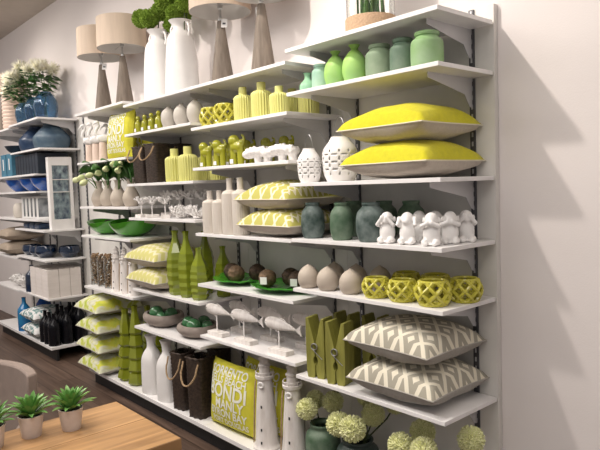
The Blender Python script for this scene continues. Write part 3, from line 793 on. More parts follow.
def seed_ball(x, y, z, r, m, label, tagged=False):
    t = thing('seed_ball', label, 'decorative ball', (x, y, z), random.random()*0, 'brown seed balls')
    rnd = random.Random(int(abs(x)*1000))
    me = bmesh.new(); bmesh.ops.create_icosphere(me, subdivisions=4, radius=1)
    dirs = [Vector((rnd.gauss(0, 1), rnd.gauss(0, 1), rnd.gauss(0, 1))).normalized() for _ in range(110)]
    mm = M(); vs = []
    for v in me.verts:
        d = v.co.normalized(); q = sorted(1-d.dot(e) for e in dirs)[:2]
        vs.append(d*r*(.90+.10*min((q[1]-q[0])*30, 1))+Vector((0, 0, r)))
    fs = [[q.index for q in fa.verts] for fa in me.faces]; me.free()
    mm.add(vs, fs); mm.build('ball', m, t, ang=180)
    if tagged:
        M().box(-.02, .02, -r-.004, -r-.002, r*.85-.018, r*.85+.022).build('price_tag', 'paper', t, smooth=False, rz=R(28))
for x, y, r, m, l, tg in ((-1.69, -.215, .053, 'pine', 'dark brown seed ball at the left on the left platter', False), (-1.575, -.262, .053, 'pinel', 'lighter brown seed ball at the front of the left platter', False),
                          (-1.515, -.15, .053, 'pine', 'dark brown seed ball at the right on the left platter', False), (-1.275, -.262, .053, 'pinel', 'brown seed ball with a white price tag on the right platter', True),
                          (-1.205, -.15, .053, 'pine', 'dark brown seed ball at the back of the right platter', False), (-1.09, -.20, .053, 'pine', 'brown seed ball with white tag furthest right on the right platter', True)):
    seed_ball(x, y, B5+.011, r, m, l, tg)

# fish on stands
def fish(loc, label, rz=0):
    t = thing('fish_ornament', label, 'fish ornament', loc, rz, 'white fish on stands')
    M().box(-.075, .075, -.03, .03, 0, .026).build('plinth', 'whitewash', t, smooth=False, bevel=.002)
    M().tube([(-.012, 0, .026), (-.012, 0, .14)], .0042, 8).build('rod', 'whitem', t)
    m = M(); L = .215; n = 16; v = []; f = []; st = 22
    for j in range(st+1):
        u = j/st; x = -.125+u*.245
        hh = .033*(max(sin(pi*min(u*1.0, 1)**.68), 0))**.8*(1-.25*u)+.0045; ww = hh*.55
        zc = .158+.006*sin(pi*u)-.012*u
        for i in range(n):
            a = PI2*i/n; v.append((x, ww*cos(a), zc+hh*sin(a)))
    for j in range(st):
        for i in range(n): f.append((j*n+i, j*n+(i+1) % n, (j+1)*n+(i+1) % n, (j+1)*n+i))
    f += [tuple(range(n)), tuple(st*n+i for i in range(n-1, -1, -1))]
    m.add(v, f)
    m.build('fish_body', 'whitewash', t)
    def fin(pts, th=.003, nm='fin'):
        k = len(pts); v = [(x, -th, z) for x, z in pts]+[(x, th, z) for x, z in pts]
        M().add(v, [tuple(range(k)), tuple(range(2*k-1, k-1, -1))]+[(i, (i+1) % k, k+(i+1) % k, k+i) for i in range(k)]).build(nm, 'whitewash', t, smooth=False, bevel=.001)
    fin([(.112, .145), (.13, .152), (.168, .180), (.158, .15), (.168, .116), (.13, .139)], nm='tail_fin')
    fin([(-.03, .180), (.0, .198), (.05, .183), (.05, .168)], nm='dorsal_fin')
    fin([(-.052, .138), (-.036, .136), (-.022, .112), (-.036, .118)], nm='belly_fin')
    for s in (-1, 1): M().ell((-.100, s*.0125, .163), .0035, 8, 6).build('eye', 'hub', t)
    return t
fh = fish((-1.695, -.328, B6), 'white wooden fish on a stand, leftmost of three in front', R(2))
dup(fh, (-1.42, -.325, B6), R(2), 'white wooden fish on a stand, middle of three in front')
dup(fh, (-1.10, -.325, B6), R(2), 'white wooden fish on a stand, front right beside the pegs')
dup(fh, (-1.66, -.185, B6), R(-3), 'white wooden fish on a stand, rear row left')
dup(fh, (-1.35, -.185, B6), R(3), 'white wooden fish on a stand, rear row middle')
dup(fh, (-1.06, -.165, B6), R(0), 'white wooden fish on a stand, rear row right')

# wicker vases with rope handle
def basket(loc, label, w, d, h, rz, flip=1):
    t = thing('wicker_basket', label, 'basket', loc, rz, 'brown wicker baskets')
    rows = int(h/.013); per = 40; v = []; f = []
    def ring(s, k, z):
        q = 4*s; e = int(q) % 4; g = q-int(q)
        cs = [(-1, -1), (1, -1), (1, 1), (-1, 1)]; a, b = cs[e], cs[(e+1) % 4]
        x, y = a[0]+(b[0]-a[0])*g, a[1]+(b[1]-a[1])*g
        amp = .0045*sin(s*PI2*per/4+k*pi)
        tp = .90+.10*z/h
        L = math.hypot(x, y); rx = min(1, 1.06/max(abs(x), abs(y))/1.06)
        rr = ((abs(x)**6+abs(y)**6)**(1/6)); x, y = x/rr, y/rr
        return (x*(w/2*tp+amp), y*(d/2*tp+amp), z)
    for k in range(rows+1):
        for i in range(per*2): v.append(ring(i/(per*2), k, h*k/rows))
    n = per*2
    for k in range(rows):
        for i in range(n): f.append((k*n+i, k*n+(i+1) % n, (k+1)*n+(i+1) % n, (k+1)*n+i))
    f.append(tuple(range(n-1, -1, -1)))
    M().add(v, f).build('woven_body', 'brown', t, solid=.005, ang=180)
    rim = M().tube([(x*1.0, y*1.0, h) for x, y, _ in [ring(i/48, 0, h) for i in range(48)]], .006, 8, closed=True)
    rim.build('rim', 'brown', t)
    ro = M().tube([(w*.56*cos(a)*(1 if abs(cos(a)) < .95 else .9), -d/2-.009-.045*sin(a), h-.025-.135*sin(a)) for a in [pi*k/20 for k in range(21)]], .0055, 8)
    ro.build('rope_handle', 'rope', t)
    vessel([(.036, .05), (.036, .15), (.036, h-.05), (.036, h+.01)], .003, 20, k=1).build('glass_insert', 'clear', t)
    return t
bk = basket((-2.165, -.315, BASE), 'tall dark wicker basket with rope handle on the base deck, left of two in front', .125, .125, .385, R(10))
dup(bk, (-1.955, -.310, BASE), R(10), 'tall dark wicker basket with rope handle beside the yellow word cushion', scale=(1.12, 1.12, 1.02))
dup(bk, (-2.05, -.10, BASE), R(5), 'tall dark wicker basket standing behind the front pair on the base deck')
dup(bk, (-2.574, -.316, C3), R(10), 'short dark wicker basket with rope handle, left of two by the upper ribbed bottles', scale=(1.0, 1.0, .66))
dup(bk, (-2.375, -.318, C3), R(8), 'short dark wicker basket with rope handle, touching the upper ribbed bottles', scale=(1.05, 1.05, .68))
dup(bk, (-2.46, -.10, C3), R(5), 'short dark wicker basket standing behind the upper pair', scale=(1.05, 1.05, .7))

# lighthouses
def lighthouse(loc, label, s, rz=0, group='large white lighthouses'):
    t = thing('lighthouse_ornament', label, 'lighthouse', loc, rz, group); t.scale = (s, s, s)
    M().lathe([(.078, 0), (.078, .012), (.070, .018), (.066, .03), (.058, .20), (.047, .35), (.041, .43)], 32, capt=True).build('tower', 'whitewash', t)
    g = M().lathe([(.041, .43), (.052, .437), (.054, .447), (.054, .457), (.048, .459), (.048, .45), (.03, .45)], 28, capt=True)
    for k in range(12): a = PI2*k/12; g.tube([(.051*cos(a), .051*sin(a), .455), (.051*cos(a), .051*sin(a), .478)], .0018, 5)
    g.tube([(.051*cos(PI2*k/32), .051*sin(PI2*k/32), .478) for k in range(32)], .0022, 6, closed=True)
    g.build('gallery', 'whitewash', t)
    M().lathe([(.03, .45), (.03, .505), (.034, .508), (.036, .518), (.03, .523), (.026, .526), (.026, .55), (.030, .553), (.031, .561), (.02, .572), (.010, .588), (.004, .60)], 24, capt=True).build('lantern_room', 'whitewash', t)
    M().tube([(0, -.0535, .395+0)]*1+[(0, -.0535, .395)], .001, 4) if False else None
    rg = M().tube([(.015*cos(a), -.052, .405+.015*sin(a)) for a in [PI2*k/24 for k in range(24)]], .006, 8, closed=True); rg.build('life_ring', 'white', t)
    for z, y in ((.27, -.054), (.13, -.0625), (.05, -.066)): M().box(-.004, .004, y-.002, y+.006, z-.008, z+.008).build('window', 'hub', t, smooth=False)
    M().tube([(-.048, -.02, .42), (-.051, -.026, .38), (-.056, -.028, .30), (-.062, -.03, .15), (-.068, -.03, .03)], .004, 6).build('rope', 'rope', t)
    return t
lh = lighthouse((-1.275, -.308, BASE), 'large white lighthouse in front of the word cushion, left of two', 1.0, R(25))
dup(lh, (-1.035, -.308, BASE), R(25), 'large white lighthouse beside the alliums, right of two', scale=(1, 1, .915)); lh.scale = (1, 1, .915)
for k, (x, y) in enumerate(((-3.10, -.325), (-2.96, -.325), (-2.815, -.325))):
    o = dup(lh, (x, y, D5), R(20), 'small white lighthouse beside the lemon pillows, %s of three' % ['leftmost', 'middle', 'rightmost'][k], scale=(.70, .70, .59)); o['group'] = 'small white lighthouses'

# small lime figures and egg vases (third bay, upper)
def lime_small():
    return vessel([(.018, 0), (.022, .006), (.024, .04), (.021, .075), (.012, .085), (.011, .095), (.016, .105), (.012, .118), (.006, .122)], .003, 20)
ls = thing('ceramic_ornament', 'small glossy lime figure, leftmost of four by the egg vases', 'ornament', (-2.60, -.335, C2), 0, 'small lime figures')
lime_small().build('figure', 'lime', ls)
M().box(-.011, .011, -.0262, -.0242, .012, .034).build('price_sticker', 'paper', ls, smooth=False)
for k, (x, s) in enumerate(((-2.50, 1), (-2.40, 1.02), (-2.30, 1.05))):
    dup(ls, (x, -.335, C2), .2, ['small glossy lime figure, second of four by the egg vases', 'small glossy lime figure, third of four by the egg vases', 'small glossy lime figure touching the first egg vase'][k], scale=s)
dup(ls, (-2.545, -.22, C2), .2, 'small glossy lime figure in the rear row, left', scale=1.1); dup(ls, (-2.40, -.22, C2), .2, 'small glossy lime figure in the rear row, right', scale=1.1)
eg = vessel([(.02, 0), (.032, .006), (.047, .04), (.051, .07), (.044, .105), (.025, .128), (.015, .134), (.014, .140), (.018, .145)], .004, 32).build('egg_vase', 'stonec', loc=(-2.205, -.313, C2))
tag(eg, 'pale egg-shaped vase, left of three beside small lime figures', 'vase', 'pale egg vases')
dup(eg, (-2.045, -.311, C2), label='pale egg-shaped vase, middle of three'); dup(eg, (-1.885, -.306, C2), label='pale egg-shaped vase, right of three, at the end of its shelf', scale=1.05)

# coral on stands and loose corals
def coral_branch(seed, n=9, L=.05, r0=.006):
    rnd = random.Random(seed); m = M()
    def grow(p, d, l, r, dep):
        q = p+d*l; m.tube([p, (p+q)/2+Vector((rnd.uniform(-1, 1), rnd.uniform(-1, 1), 0))*l*.08, q], r, 6, r2=r*.8); m.ell(q, r*1.0, 6, 5)
        if dep:
            for _ in range(3 if dep > 1 else 2):
                e = (d+Vector((rnd.uniform(-1, 1), rnd.uniform(-1, 1), rnd.uniform(-.2, .7)))*.8).normalized(); grow(q, e, l*.72, r*.82, dep-1)
    for k in range(n):
        a = PI2*k/n; grow(Vector((.01*cos(a), .01*sin(a), 0)), Vector((cos(a)*.8, sin(a)*.8, rnd.uniform(.3, 1.1))).normalized(), L*.55, r0, 2)
    m.ell((0, 0, .004), (L*.5, L*.5, .012)); return m
def coral_stand(loc, label, seed, rz):
    t = thing('coral_on_stand', label, 'coral ornament', loc, rz, 'white corals on stands')
    M().box(-.045, .045, -.03, .03, 0, .022).build('plinth', 'whitewash', t, smooth=False, bevel=.002)
    M().tube([(0, 0, .022), (0, 0, .10)], .004, 8).build('rod', 'whitem', t)
    coral_branch(seed, 7, .045, .006).tf(Matrix.Translation((0, 0, .10))).build('coral', 'coral', t)
    return t
cs = coral_stand((-2.615, -.335, C4), 'white coral on a stand, leftmost of three in front', 5, 0)
dup(cs, (-2.455, -.335, C4), R(70), 'white coral on a stand, middle of three in front'); dup(cs, (-2.27, -.335, C4), R(150), 'white coral on a stand, front row right, touching loose coral')
for k, x in enumerate((-2.50, -2.36, -2.21, -2.06)):
    dup(cs, (x, -.17, C4), R(40*k+20), 'white coral on a stand, %s from the left in the rear row' % ORD[k], scale=1.25)
for k, (x, y, l) in enumerate(((-2.12, -.30, 'loose white branching coral on the shelf, left of two'), (-1.915, -.295, 'loose white branching coral beside cream bottles, right of two'))):
    o = coral_branch(20+k, 11, .075, .009).build('branch_coral', 'coral', loc=(x, y, C4+.0085)); tag(o, l, 'coral', 'loose white corals')

# faceted green vases
def facet_vase(w, h, rings, m, tiers=None):
    r = w/2; n = 6; v = []; prof = []
    if tiers:
        for k in range(tiers):
            z0 = h*k/(tiers+1.4); dz = h/(tiers+1.4); s = 1-.09*k
            prof += [(.72*r*s, z0), (r*s, z0+dz*.25), (.8*r*s, z0+dz*.98)]
        prof += [(.3*r, h*.93), (.34*r, h)]
    else: prof = [(a*r, b*h) for a, b in rings]
    mm = M(); 
    for j, (rr, z) in enumerate(prof):
        for i in range(n):
            a = PI2*i/n; v.append((rr*cos(a), rr*sin(a), z))
    f = [(j*n+i, j*n+(i+1) % n, (j+1)*n+(i+1) % n, (j+1)*n+i) for j in range(len(prof)-1) for i in range(n)]
    L = len(prof); inn = [(max(rr-.006, .004), max(z, .01)) for rr, z in prof[::-1]]
    s0 = len(v)
    for rr, z in inn:
        for i in range(n): a = PI2*i/n; v.append((rr*cos(a), rr*sin(a), z))
    f += [((L-1)*n+i, (L-1)*n+(i+1) % n, s0+(i+1) % n, s0+i) for i in range(n)]
    f += [(s0+j*n+i, s0+j*n+(i+1) % n, s0+(j+1)*n+(i+1) % n, s0+(j+1)*n+i) for j in range(L-1) for i in range(n)]
    f += [tuple(range(n-1, -1, -1)), tuple(s0+(L-1)*n+i for i in range(n))]
    return mm.add(v, f)
FR = [(.72, 0), (.86, .05), (.80, .11), (.95, .17), (.89, .23), (1, .30), (.93, .36), (1, .43), (.92, .49), (.95, .55), (.84, .61), (.82, .66), (.70, .70), (.44, .80), (.32, .87), (.30, .94), (.38, 1)]
fv = facet_vase(.128, .432, FR, 'olive').build('faceted_vase', 'olive', loc=(-2.185, -.32, C5), ang=12); FG = 'green faceted vases'
tag(fv, 'tall green faceted vase beside the lemon pillows, left of the front three', 'vase', FG)
dup(fv, (-2.045, -.32, C5), .4, 'tall green faceted vase, middle of the front three'); dup(fv, (-1.895, -.32, C5), .2, 'shorter green faceted vase, right of the front three', scale=(1, 1, .77))
dup(fv, (-2.08, -.155, C5), .3, 'tall green faceted vase behind the front three', scale=(1, 1, .97)); dup(fv, (-1.872, -.155, C5), .3, 'shorter green faceted vase behind, nearest the leaf platters', scale=(.95, .95, .76))
fw_ = facet_vase(.158, .56, None, 'grass', 5).build('tiered_vase', 'grass', loc=(-3.035, -.31, BASE), ang=12)
tag(fw_, 'tall green tiered vase beside the four-pillow stack', 'vase', 'green tiered vases')
dup(fw_, (-2.865, -.31, BASE), .5, 'tallest green tiered vase beside white bottle vases', scale=(1.0, 1.0, 1.09))
dup(fw_, (-3.01, -.13, BASE), .2, 'green tiered vase standing behind the front pair'); dup(fw_, (-2.84, -.13, BASE), .2, 'green tiered vase standing behind the front pair, nearer the white bottle vases')

# stone bowls with balls
def stone_bowl(rx, ry, h, sd):
    rnd = random.Random(sd); ph = [rnd.uniform(0, 6) for _ in range(3)]
    fn = lambda a, z, j: 1+.05*sin(2*a+ph[0])+.03*sin(3*a+ph[1])
    m = vessel([(.5*rx, 0), (.62*rx, .004), (.88*rx, .3*h), (rx, .62*h), (.98*rx, .85*h), (.93*rx, h)], .022, 40, fn=fn)
    m.tf(Matrix.Scale(ry/rx, 4, (0, 1, 0))); return m
sb = stone_bowl(.165, .145, .09, 3).build('stone_bowl', 'rock', loc=(-2.55, -.235, C6)); tag(sb, 'rough stone bowl of green glass balls, left of two', 'bowl', 'rough stone bowls')
sb2 = stone_bowl(.155, .14, .082, 9).build('stone_bowl', 'rock', loc=(-2.075, -.24, C6)); tag(sb2, 'rough stone bowl of green glass balls, right of two, beside the fish', 'bowl', 'rough stone bowls')
BL = [(-2.60, -.265, .054, 'largest green glass ball at the front of the left stone bowl'), (-2.50, -.20, .048, 'green glass ball at the back of the left stone bowl'), (-2.485, -.29, .04, 'green glass ball at the right of the left stone bowl'),
      (-2.14, -.27, .048, 'green glass ball at the left of the right stone bowl'), (-2.045, -.29, .049, 'green glass ball at the front of the right stone bowl'), (-2.08, -.19, .048, 'green glass ball at the back of the right stone bowl'), (-1.99, -.22, .04, 'green glass ball at the right end of the right stone bowl')]
for x, y, r, l in BL:
    o = M().ell((0, 0, r), r, 28, 18).build('glass_ball', 'ballg', loc=(x, y, C6+.032)); tag(o, l, 'decorative ball', 'green glass balls')

# white bottle vases on base
def white_bottle():
    P = [(.62, 0), (.66, .01), (.68, .2), (.66, .5), (.60, .64), (.34, .78), (.30, .84), (.34, .93), (.46, 1)]
    r = .095; h = .425
    sq = lambda a: (abs(cos(a))**5+abs(sin(a))**5)**(-.2)
    return vessel([(a*r*1.06, b*h) for a, b in P], .005, 48, fn=lambda a, z, j: 1 if z > .75*h else .35+.65*sq(a), k=2)
wb = white_bottle().build('bottle_vase', 'white', loc=(-2.612, -.315, BASE), rz=R(20)); tag(wb, 'white square-shouldered bottle vase beside green tiered vases, left of two', 'vase', 'white bottle vases')
dup(wb, (-2.385, -.315, BASE), R(20), 'white square-shouldered bottle vase beside dark wicker baskets, right of two')

# ------------------------------------------------------------------ fourth bay
def bird(loc, label, rz):
    t = thing('bird_ornament', label, 'bird ornament', loc, rz, 'white birds on posts')
    M().lathe([(.036, 0), (.037, .004), (.030, .14), (.028, .145)], 20, capt=True).build('post', 'sand', t)['label'] = 'sandy pink post'
    m = M(); m.ell((0, 0, .175), (.036, .05, .036)); m.tube([(0, -.03, .185), (0, -.055, .215), (0, -.045, .25), (0, -.028, .275), (0, -.034, .30)], .015, 8, r2=.012)
    m.ell((0, -.04, .305), (.015, .02, .016)); m.tube([(0, -.05, .305), (0, -.075, .285), (0, -.088, .262)], .008, 8, r2=.003)
    for s in (-1, 1): m.ell((s*.03, .01, .18), (.012, .05, .03))
    m.ell((0, .055, .17), (.02, .03, .012))
    o = m.build('bird_body', 'white'); remesh(o, .005, 2); o.parent = t
    return t
bd = bird((-3.535, -.31, D2), 'white bird ornament on a sandy post, leftmost of three in front', R(-30))
dup(bd, (-3.40, -.31, D2), R(-30), 'white bird ornament on a sandy post, middle of three in front'); dup(bd, (-3.265, -.31, D2), R(-30), 'white bird ornament on a sandy post, beside the upper word cushion')
dup(bd, (-3.44, -.16, D2), R(-30), 'white bird ornament on a sandy post, rear row left'); dup(bd, (-3.27, -.16, D2), R(-30), 'white bird ornament on a sandy post, rear row right')

tv = vessel([(.036, 0), (.048, .006), (.062, .045), (.063, .07), (.052, .105), (.028, .145), (.023, .17), (.027, .195), (.034, .205)], .004, 32).build('bud_vase', 'taupe', loc=(-3.415, -.30, D3))
tag(tv, 'taupe flask vase holding tulips, leftmost of four', 'vase', 'taupe tulip vases')
for x, l in ((-3.245, 'taupe flask vase holding tulips, second of four'), (-3.055, 'taupe flask vase holding tulips, third of four'), (-2.84, 'taupe flask vase holding tulips, rightmost of four')): dup(tv, (x, -.30, D3), label=l)
def tulip(base, mid, head, label, leafdir):
    t = thing('tulip', label, 'flower', base, group='white tulips'); b = Vector(base)
    p = [Vector((0, 0, 0)), Vector((0, 0, .08)), Vector(mid)-b, Vector(head)-b]
    q = []
    for i in range(9):
        s = i/8; q.append((1-s)**3*p[0]+3*s*(1-s)**2*p[1]+3*s*s*(1-s)*p[2]+s**3*p[3])
    M().tube(q, .0035, 6).build('stem', 'stem', t)
    d = (q[-1]-q[-2]).normalized(); rot = Vector((0, 0, 1)).rotation_difference(d).to_matrix()
    M().ell(q[-1]+d*.02, (.024, .024, .034), 14, 10, rot=rot, fn=lambda e: 1+.06*cos(3*math.atan2(e.y, e.x))).build('bud', 'bud', t)
    for s in range(4):
        lm = M(); L = .27; n = 9; v = []; ld = Vector(leafdir)+Vector((.3*s-.3, .15*s-.1, [.2, -.05, .4, .1][s])); ld.normalize(); side = ld.cross(Vector((0, 1, .3))).normalized()
        for i in range(n):
            u = i/(n-1); c = Vector((0, 0, .16))+ld*L*u+Vector((0, 0, .05*sin(pi*u)-.06*u*u)); w = .036*sin(pi*(u*.93+.05))**.8
            up = Vector((0, -1, 0))*.006
            v += [c-side*w+up, c, c+side*w+up]
        f = []
        for i in range(n-1):
            for k in range(2): f.append((i*3+k, i*3+k+1, i*3+k+4, i*3+k+3))
        lm.add(v, f).build('leaf', 'leaf', t, solid=.0012, ang=180)
TU = [((-3.415, -.30), (-3.50, -.35, 1.76), (-3.59, -.40, 1.725), 'tulip with pale bud hanging furthest left beyond the shelf end'),
      ((-3.415, -.30), (-3.40, -.36, 1.80), (-3.45, -.41, 1.745), 'tulip with pale bud over the leftmost vase, near the shelf end'),
      ((-3.415, -.30), (-3.36, -.36, 1.76), (-3.38, -.42, 1.705), 'tulip with pale bud drooping lowest over the leftmost vase'),
      ((-3.245, -.30), (-3.28, -.34, 1.79), (-3.30, -.40, 1.755), 'tulip with pale bud between first and second vases'),
      ((-3.245, -.30), (-3.20, -.33, 1.80), (-3.17, -.39, 1.765), 'tulip with pale bud over the second vase, left'),
      ((-3.245, -.30), (-3.12, -.33, 1.82), (-3.07, -.38, 1.79), 'tulip with pale bud over the second vase, right'),
      ((-3.055, -.30), (-2.95, -.33, 1.82), (-2.885, -.40, 1.812), 'tulip with pale bud highest over the third vase, left'),
      ((-3.055, -.30), (-2.90, -.34, 1.84), (-2.79, -.40, 1.812), 'tulip with pale bud highest over the third vase, right'),
      ((-3.055, -.30), (-2.90, -.35, 1.77), (-2.80, -.41, 1.765), 'tulip with pale bud lower over the third vase'),
      ((-2.84, -.30), (-2.82, -.25, 1.80), (-2.84, -.16, 1.80), 'tulip with pale bud at the back over the rightmost vase')]
for k, (b, m, h, l) in enumerate(TU): tulip((b[0]+.006*cos(k*2), b[1]+.006*sin(k*2), D3+.05), m, h, l, [(-.6, -.2, .35), (.5, -.3, .3), (.2, .1, .6), (.9, -.1, .15), (.6, -.3, .1)][k % 5])

def big_bowl(r, h):
    def fn(a, z, j): return 1+(.10*max(cos(a), 0)**4+.10*max(-cos(a), 0)**4)*(z/h)
    m = vessel([(.35*r, 0), (.42*r, .006), (.66*r, .25*h), (.86*r, .6*h), (.98*r, .92*h), (r, h)], .008, 56, fn=fn)
    v2 = []
    for p in m.v: p.z += .022*(p.x/r)**2*(p.z/h) if p.z > .01 else 0
    return m
gb = big_bowl(.178, .10).build('leaf_bowl', 'bowlg', loc=(-3.44, -.215, D4), rz=R(5)); tag(gb, 'large green leaf-shaped bowl, left of two below the tulip vases', 'bowl', 'large green bowls')
dup(gb, (-3.0, -.215, D4), R(-5), 'large green leaf-shaped bowl, right of two below the tulip vases', scale=1.06)
for x, b, l in ((-3.46, 0, 'dark ball lying in the left green bowl'), (-3.34, 0, 'second dark ball lying in the left green bowl'), (-3.05, 1, 'pale gold ball lying in the right green bowl'), (-2.93, 0, 'dark ball lying in the right green bowl')):
    o = M().ell((0, 0, .046), .046, 20, 12).build('decorative_ball', 'sand' if b else 'pine', loc=(x, -.215, D4+.03)); tag(o, l, 'decorative ball', 'balls in the green bowls')
o = M().box(-.20, .20, -.09, .09, 0, .145).build('white_box', 'whitem', loc=(-3.36, .0-.105, D4+.0), smooth=False, bevel=.004)
bpy.data.objects.remove(o)

def shell_jar(loc, label):
    t = thing('shell_jar', label, 'jar', loc, 0, 'glass jars of amber shells')
    vessel([(.034, 0), (.04, .004), (.042, .1), (.042, .2), (.040, .235), (.043, .245)], .003, 28, k=2).build('glass', 'clear', t)
    m = M(); rnd = random.Random(4)
    for k in range(150):
        a = rnd.uniform(0, PI2); r = .03*math.sqrt(rnd.random()); z = .014+.25*k/150
        m.ell((r*cos(a), r*sin(a), z), (rnd.uniform(.006, .011), rnd.uniform(.006, .011), rnd.uniform(.006, .011)), 6, 5)
    o = m.build('shells', 'amber', t, ang=180); o['kind'] = 'stuff'
    return t
sj = shell_jar((-3.575, -.30, D5), 'glass jar of amber shells, leftmost of three below the green bowls')
dup(sj, (-3.44, -.30, D5), 1, 'glass jar of amber shells, middle of three'); dup(sj, (-3.30, -.30, D5), 2, 'glass jar of amber shells, next to the small lighthouses', scale=(1.08, 1.08, 1.05))

# ------------------------------------------------------------------ blue display
def blue_vase(loc, s, label):
    r, h = .105, .255
    o = vessel([(.72*r, 0), (.82*r, .008), (.95*r, .3*h), (r, .5*h), (.92*r, .72*h), (.62*r, .92*h), (.48*r, .97*h), (.50*r, h)], .006, 72, fn=lambda a, z, j: 1+.035*cos(9*a)*sin(pi*min(z/h, 1)), k=3).build('glass_vase', 'bglass', loc=loc)
    o.scale = (s, s, s); return tag(o, label, 'vase', 'blue ribbed glass vases')
BV = [((-5.20, -.29, E1), .85, 'blue ribbed glass vase, leftmost of three under white chrysanthemums'), ((-5.0, -.25, E1), .98, 'blue ribbed glass vase, middle of three under white chrysanthemums'), ((-4.77, -.22, E1), 1.08, 'largest blue ribbed glass vase, rightmost under white chrysanthemums')]
for b in BV: blue_vase(*b)
def chrys(base, head, label, seed):
    t = thing('chrysanthemum', label, 'flower', base, group='white chrysanthemums'); b = Vector(base); h = Vector(head)-b
    M().tube([(0, 0, 0), (0, 0, .12), h*.6+Vector((0, 0, .08)), h], .004, 6).build('stem', 'stem', t)
    rnd = random.Random(seed); m = M()
    for k in range(170):
        d = Vector((rnd.gauss(0, 1), rnd.gauss(0, 1), rnd.gauss(.3, .9))).normalized(); L = rnd.uniform(.06, .095)
        sd = d.cross(Vector((.3, .5, .8))).normalized()*.009; q = h+d*L*.5
        m.add([h, q-sd, h+d*L+Vector((0, 0, .012)), q+sd], [(0, 1, 2, 3)])
    m.build('bloom', 'chry', t, solid=.001, ang=180)
    l = M()
    for k in range(16):
        u = .30+.04*k; p = Vector((0, 0, .12))*(1-u)+h*u; a = rnd.uniform(0, PI2); d = Vector((cos(a), sin(a), rnd.uniform(-.5, .3))).normalized()
        sd = d.cross(Vector((0, 0, 1))).normalized()*.034
        l.add([p, p+d*.05-sd, p+d*.12, p+d*.05+sd], [(0, 1, 2, 3)])
    l.build('foliage', 'leaf', t, solid=.001, ang=180)
CH = [(0, (-5.62, -.32, 2.72)), (0, (-5.48, -.34, 2.84)), (0, (-5.32, -.38, 2.77)), (1, (-5.30, -.24, 2.91)), (1, (-5.16, -.32, 2.90)), (1, (-5.02, -.22, 2.90)), (2, (-4.95, -.31, 2.85)), (2, (-4.86, -.20, 2.88)), (2, (-4.74, -.28, 2.84)), (0, (-5.44, -.20, 2.93)), (2, (-4.80, -.12, 2.84)), (1, (-5.12, -.40, 2.80))]
for k, (b, h) in enumerate(CH):
    bb = BV[b][0]; chrys((bb[0]+.012*cos(k), bb[1]+.012*sin(k), bb[2]+.03), h, 'shaggy white chrysanthemum in the blue vases, %s from the left' % ORD[sorted(range(len(CH)), key=lambda q: CH[q][1][0]).index(k)], k)
def pebble(loc, label, m, sx, h, rz=0):
    o = vessel([(.80, 0), (.90, .04), (1, .25), (1, .45), (.90, .56), (.55, .82), (.40, .93), (.42, 1)], .03, 40).tf(Matrix.Diagonal((sx/2, .168, h, 1))).build('pebble_vase', m, loc=loc, rz=rz)
    return tag(o, label, 'vase', 'squat blue pebble vases')
pebble((-5.15, -.205, E2), 'dark blue squat vase left of the grey-blue one', 'navy', .32, .255)
pebble((-4.73, -.195, E2), 'grey-blue squat stoneware vase under the blue glass vases', 'bstone', .42, .25)
bx = M().box(-.039, .039, -.15, .15, 0, .2).build('box_file', 'dbox', loc=(-5.33, -.21, E3), smooth=False, bevel=.003); tag(bx, 'dark navy box file, leftmost of the row of eight', 'box', 'dark navy box files')
for k in range(1, 8): dup(bx, (-5.33+.088*k, -.21, E3), label='dark navy box file, %s from the left in the row of eight' % ORD[k])
def teal_box(loc, label):
    t = thing('teal_box', label, 'box', loc, 0, 'teal boxes')
    M().box(-.09, .09, -.15, .15, 0, .24).build('carton', 'teal', t, smooth=False, bevel=.003)
    M().box(-.015, .015, -.1515, -.1503, .07, .19).build('label_strip', 'paper', t, smooth=False)
    return t
tb = teal_box((-5.55, -.22, E3), 'teal box with a white label strip, nearest the navy box files'); dup(tb, (-5.76, -.22, E3), label='teal box with a white label strip, at the left edge of the photo')
def dish(r, h, m, loc, label, group):
    o = vessel([(.35*r, 0), (.45*r, .006), (.8*r, .45*h), (r, .95*h), (1.0*r, h)], .008, 44).build('dish', m, loc=loc); return tag(o, label, 'dish', group)
dish(.165, .13, 'blue', (-5.22, -.21, E4), 'cobalt blue dish, left on the shelf beside the display stand', 'cobalt dishes'); dish(.165, .13, 'blue', (-4.87, -.21, E4), 'cobalt blue dish, right on the shelf next to the display stand', 'cobalt dishes')
dish(.17, .13, 'blue', (-5.68, -.21, E4), 'cobalt blue dish at the left edge of the photo', 'cobalt dishes')
dish(.15, .09, 'dbox', (-5.655, -.22, E3+.24), 'dark bowl resting on the teal boxes at the left edge of the photo', 'dark bowls')
def frame(loc, label, rz):
    t = thing('picture_frame', label, 'picture frame', loc, rz, 'leaning picture frames'); t.rotation_euler = (R(-7), 0, rz)
    m = M(); w, h, b = .22, .225, .018
    for a in ((-w/2, -w/2+b, 0, h), (w/2-b, w/2, 0, h), (-w/2+b, w/2-b, 0, b), (-w/2+b, w/2-b, h-b, h)): m.box(a[0], a[1], -.008, .008, a[2], a[3])
    m.build('frame', 'white', t, smooth=False); M().box(-w/2+b, w/2-b, -.003, .003, b, h-b).build('photo', 'photo', t, smooth=False)
    M().box(-.02, .02, .009, .014, .0, .17).build('easel_back', 'hub', t, smooth=False)
    return t
fr = frame((-5.27, -.24, E5+.0015), 'leaning white picture frame, leftmost of five', R(70))
for k in range(1, 5): dup(fr, (-5.27+.115*k, -.24, E5+.0015), R(70), 'leaning white picture frame, %s from the left of five' % ORD[k])
o = vessel([(.05, 0), (.075, .02), (.08, .1), (.06, .15), (.05, .16)], .005, 28).build('jar', 'ribwhite', loc=(-5.58, -.27, E5)); tag(o, 'round cream jar on the leftmost shelf beside the picture frames', 'jar')
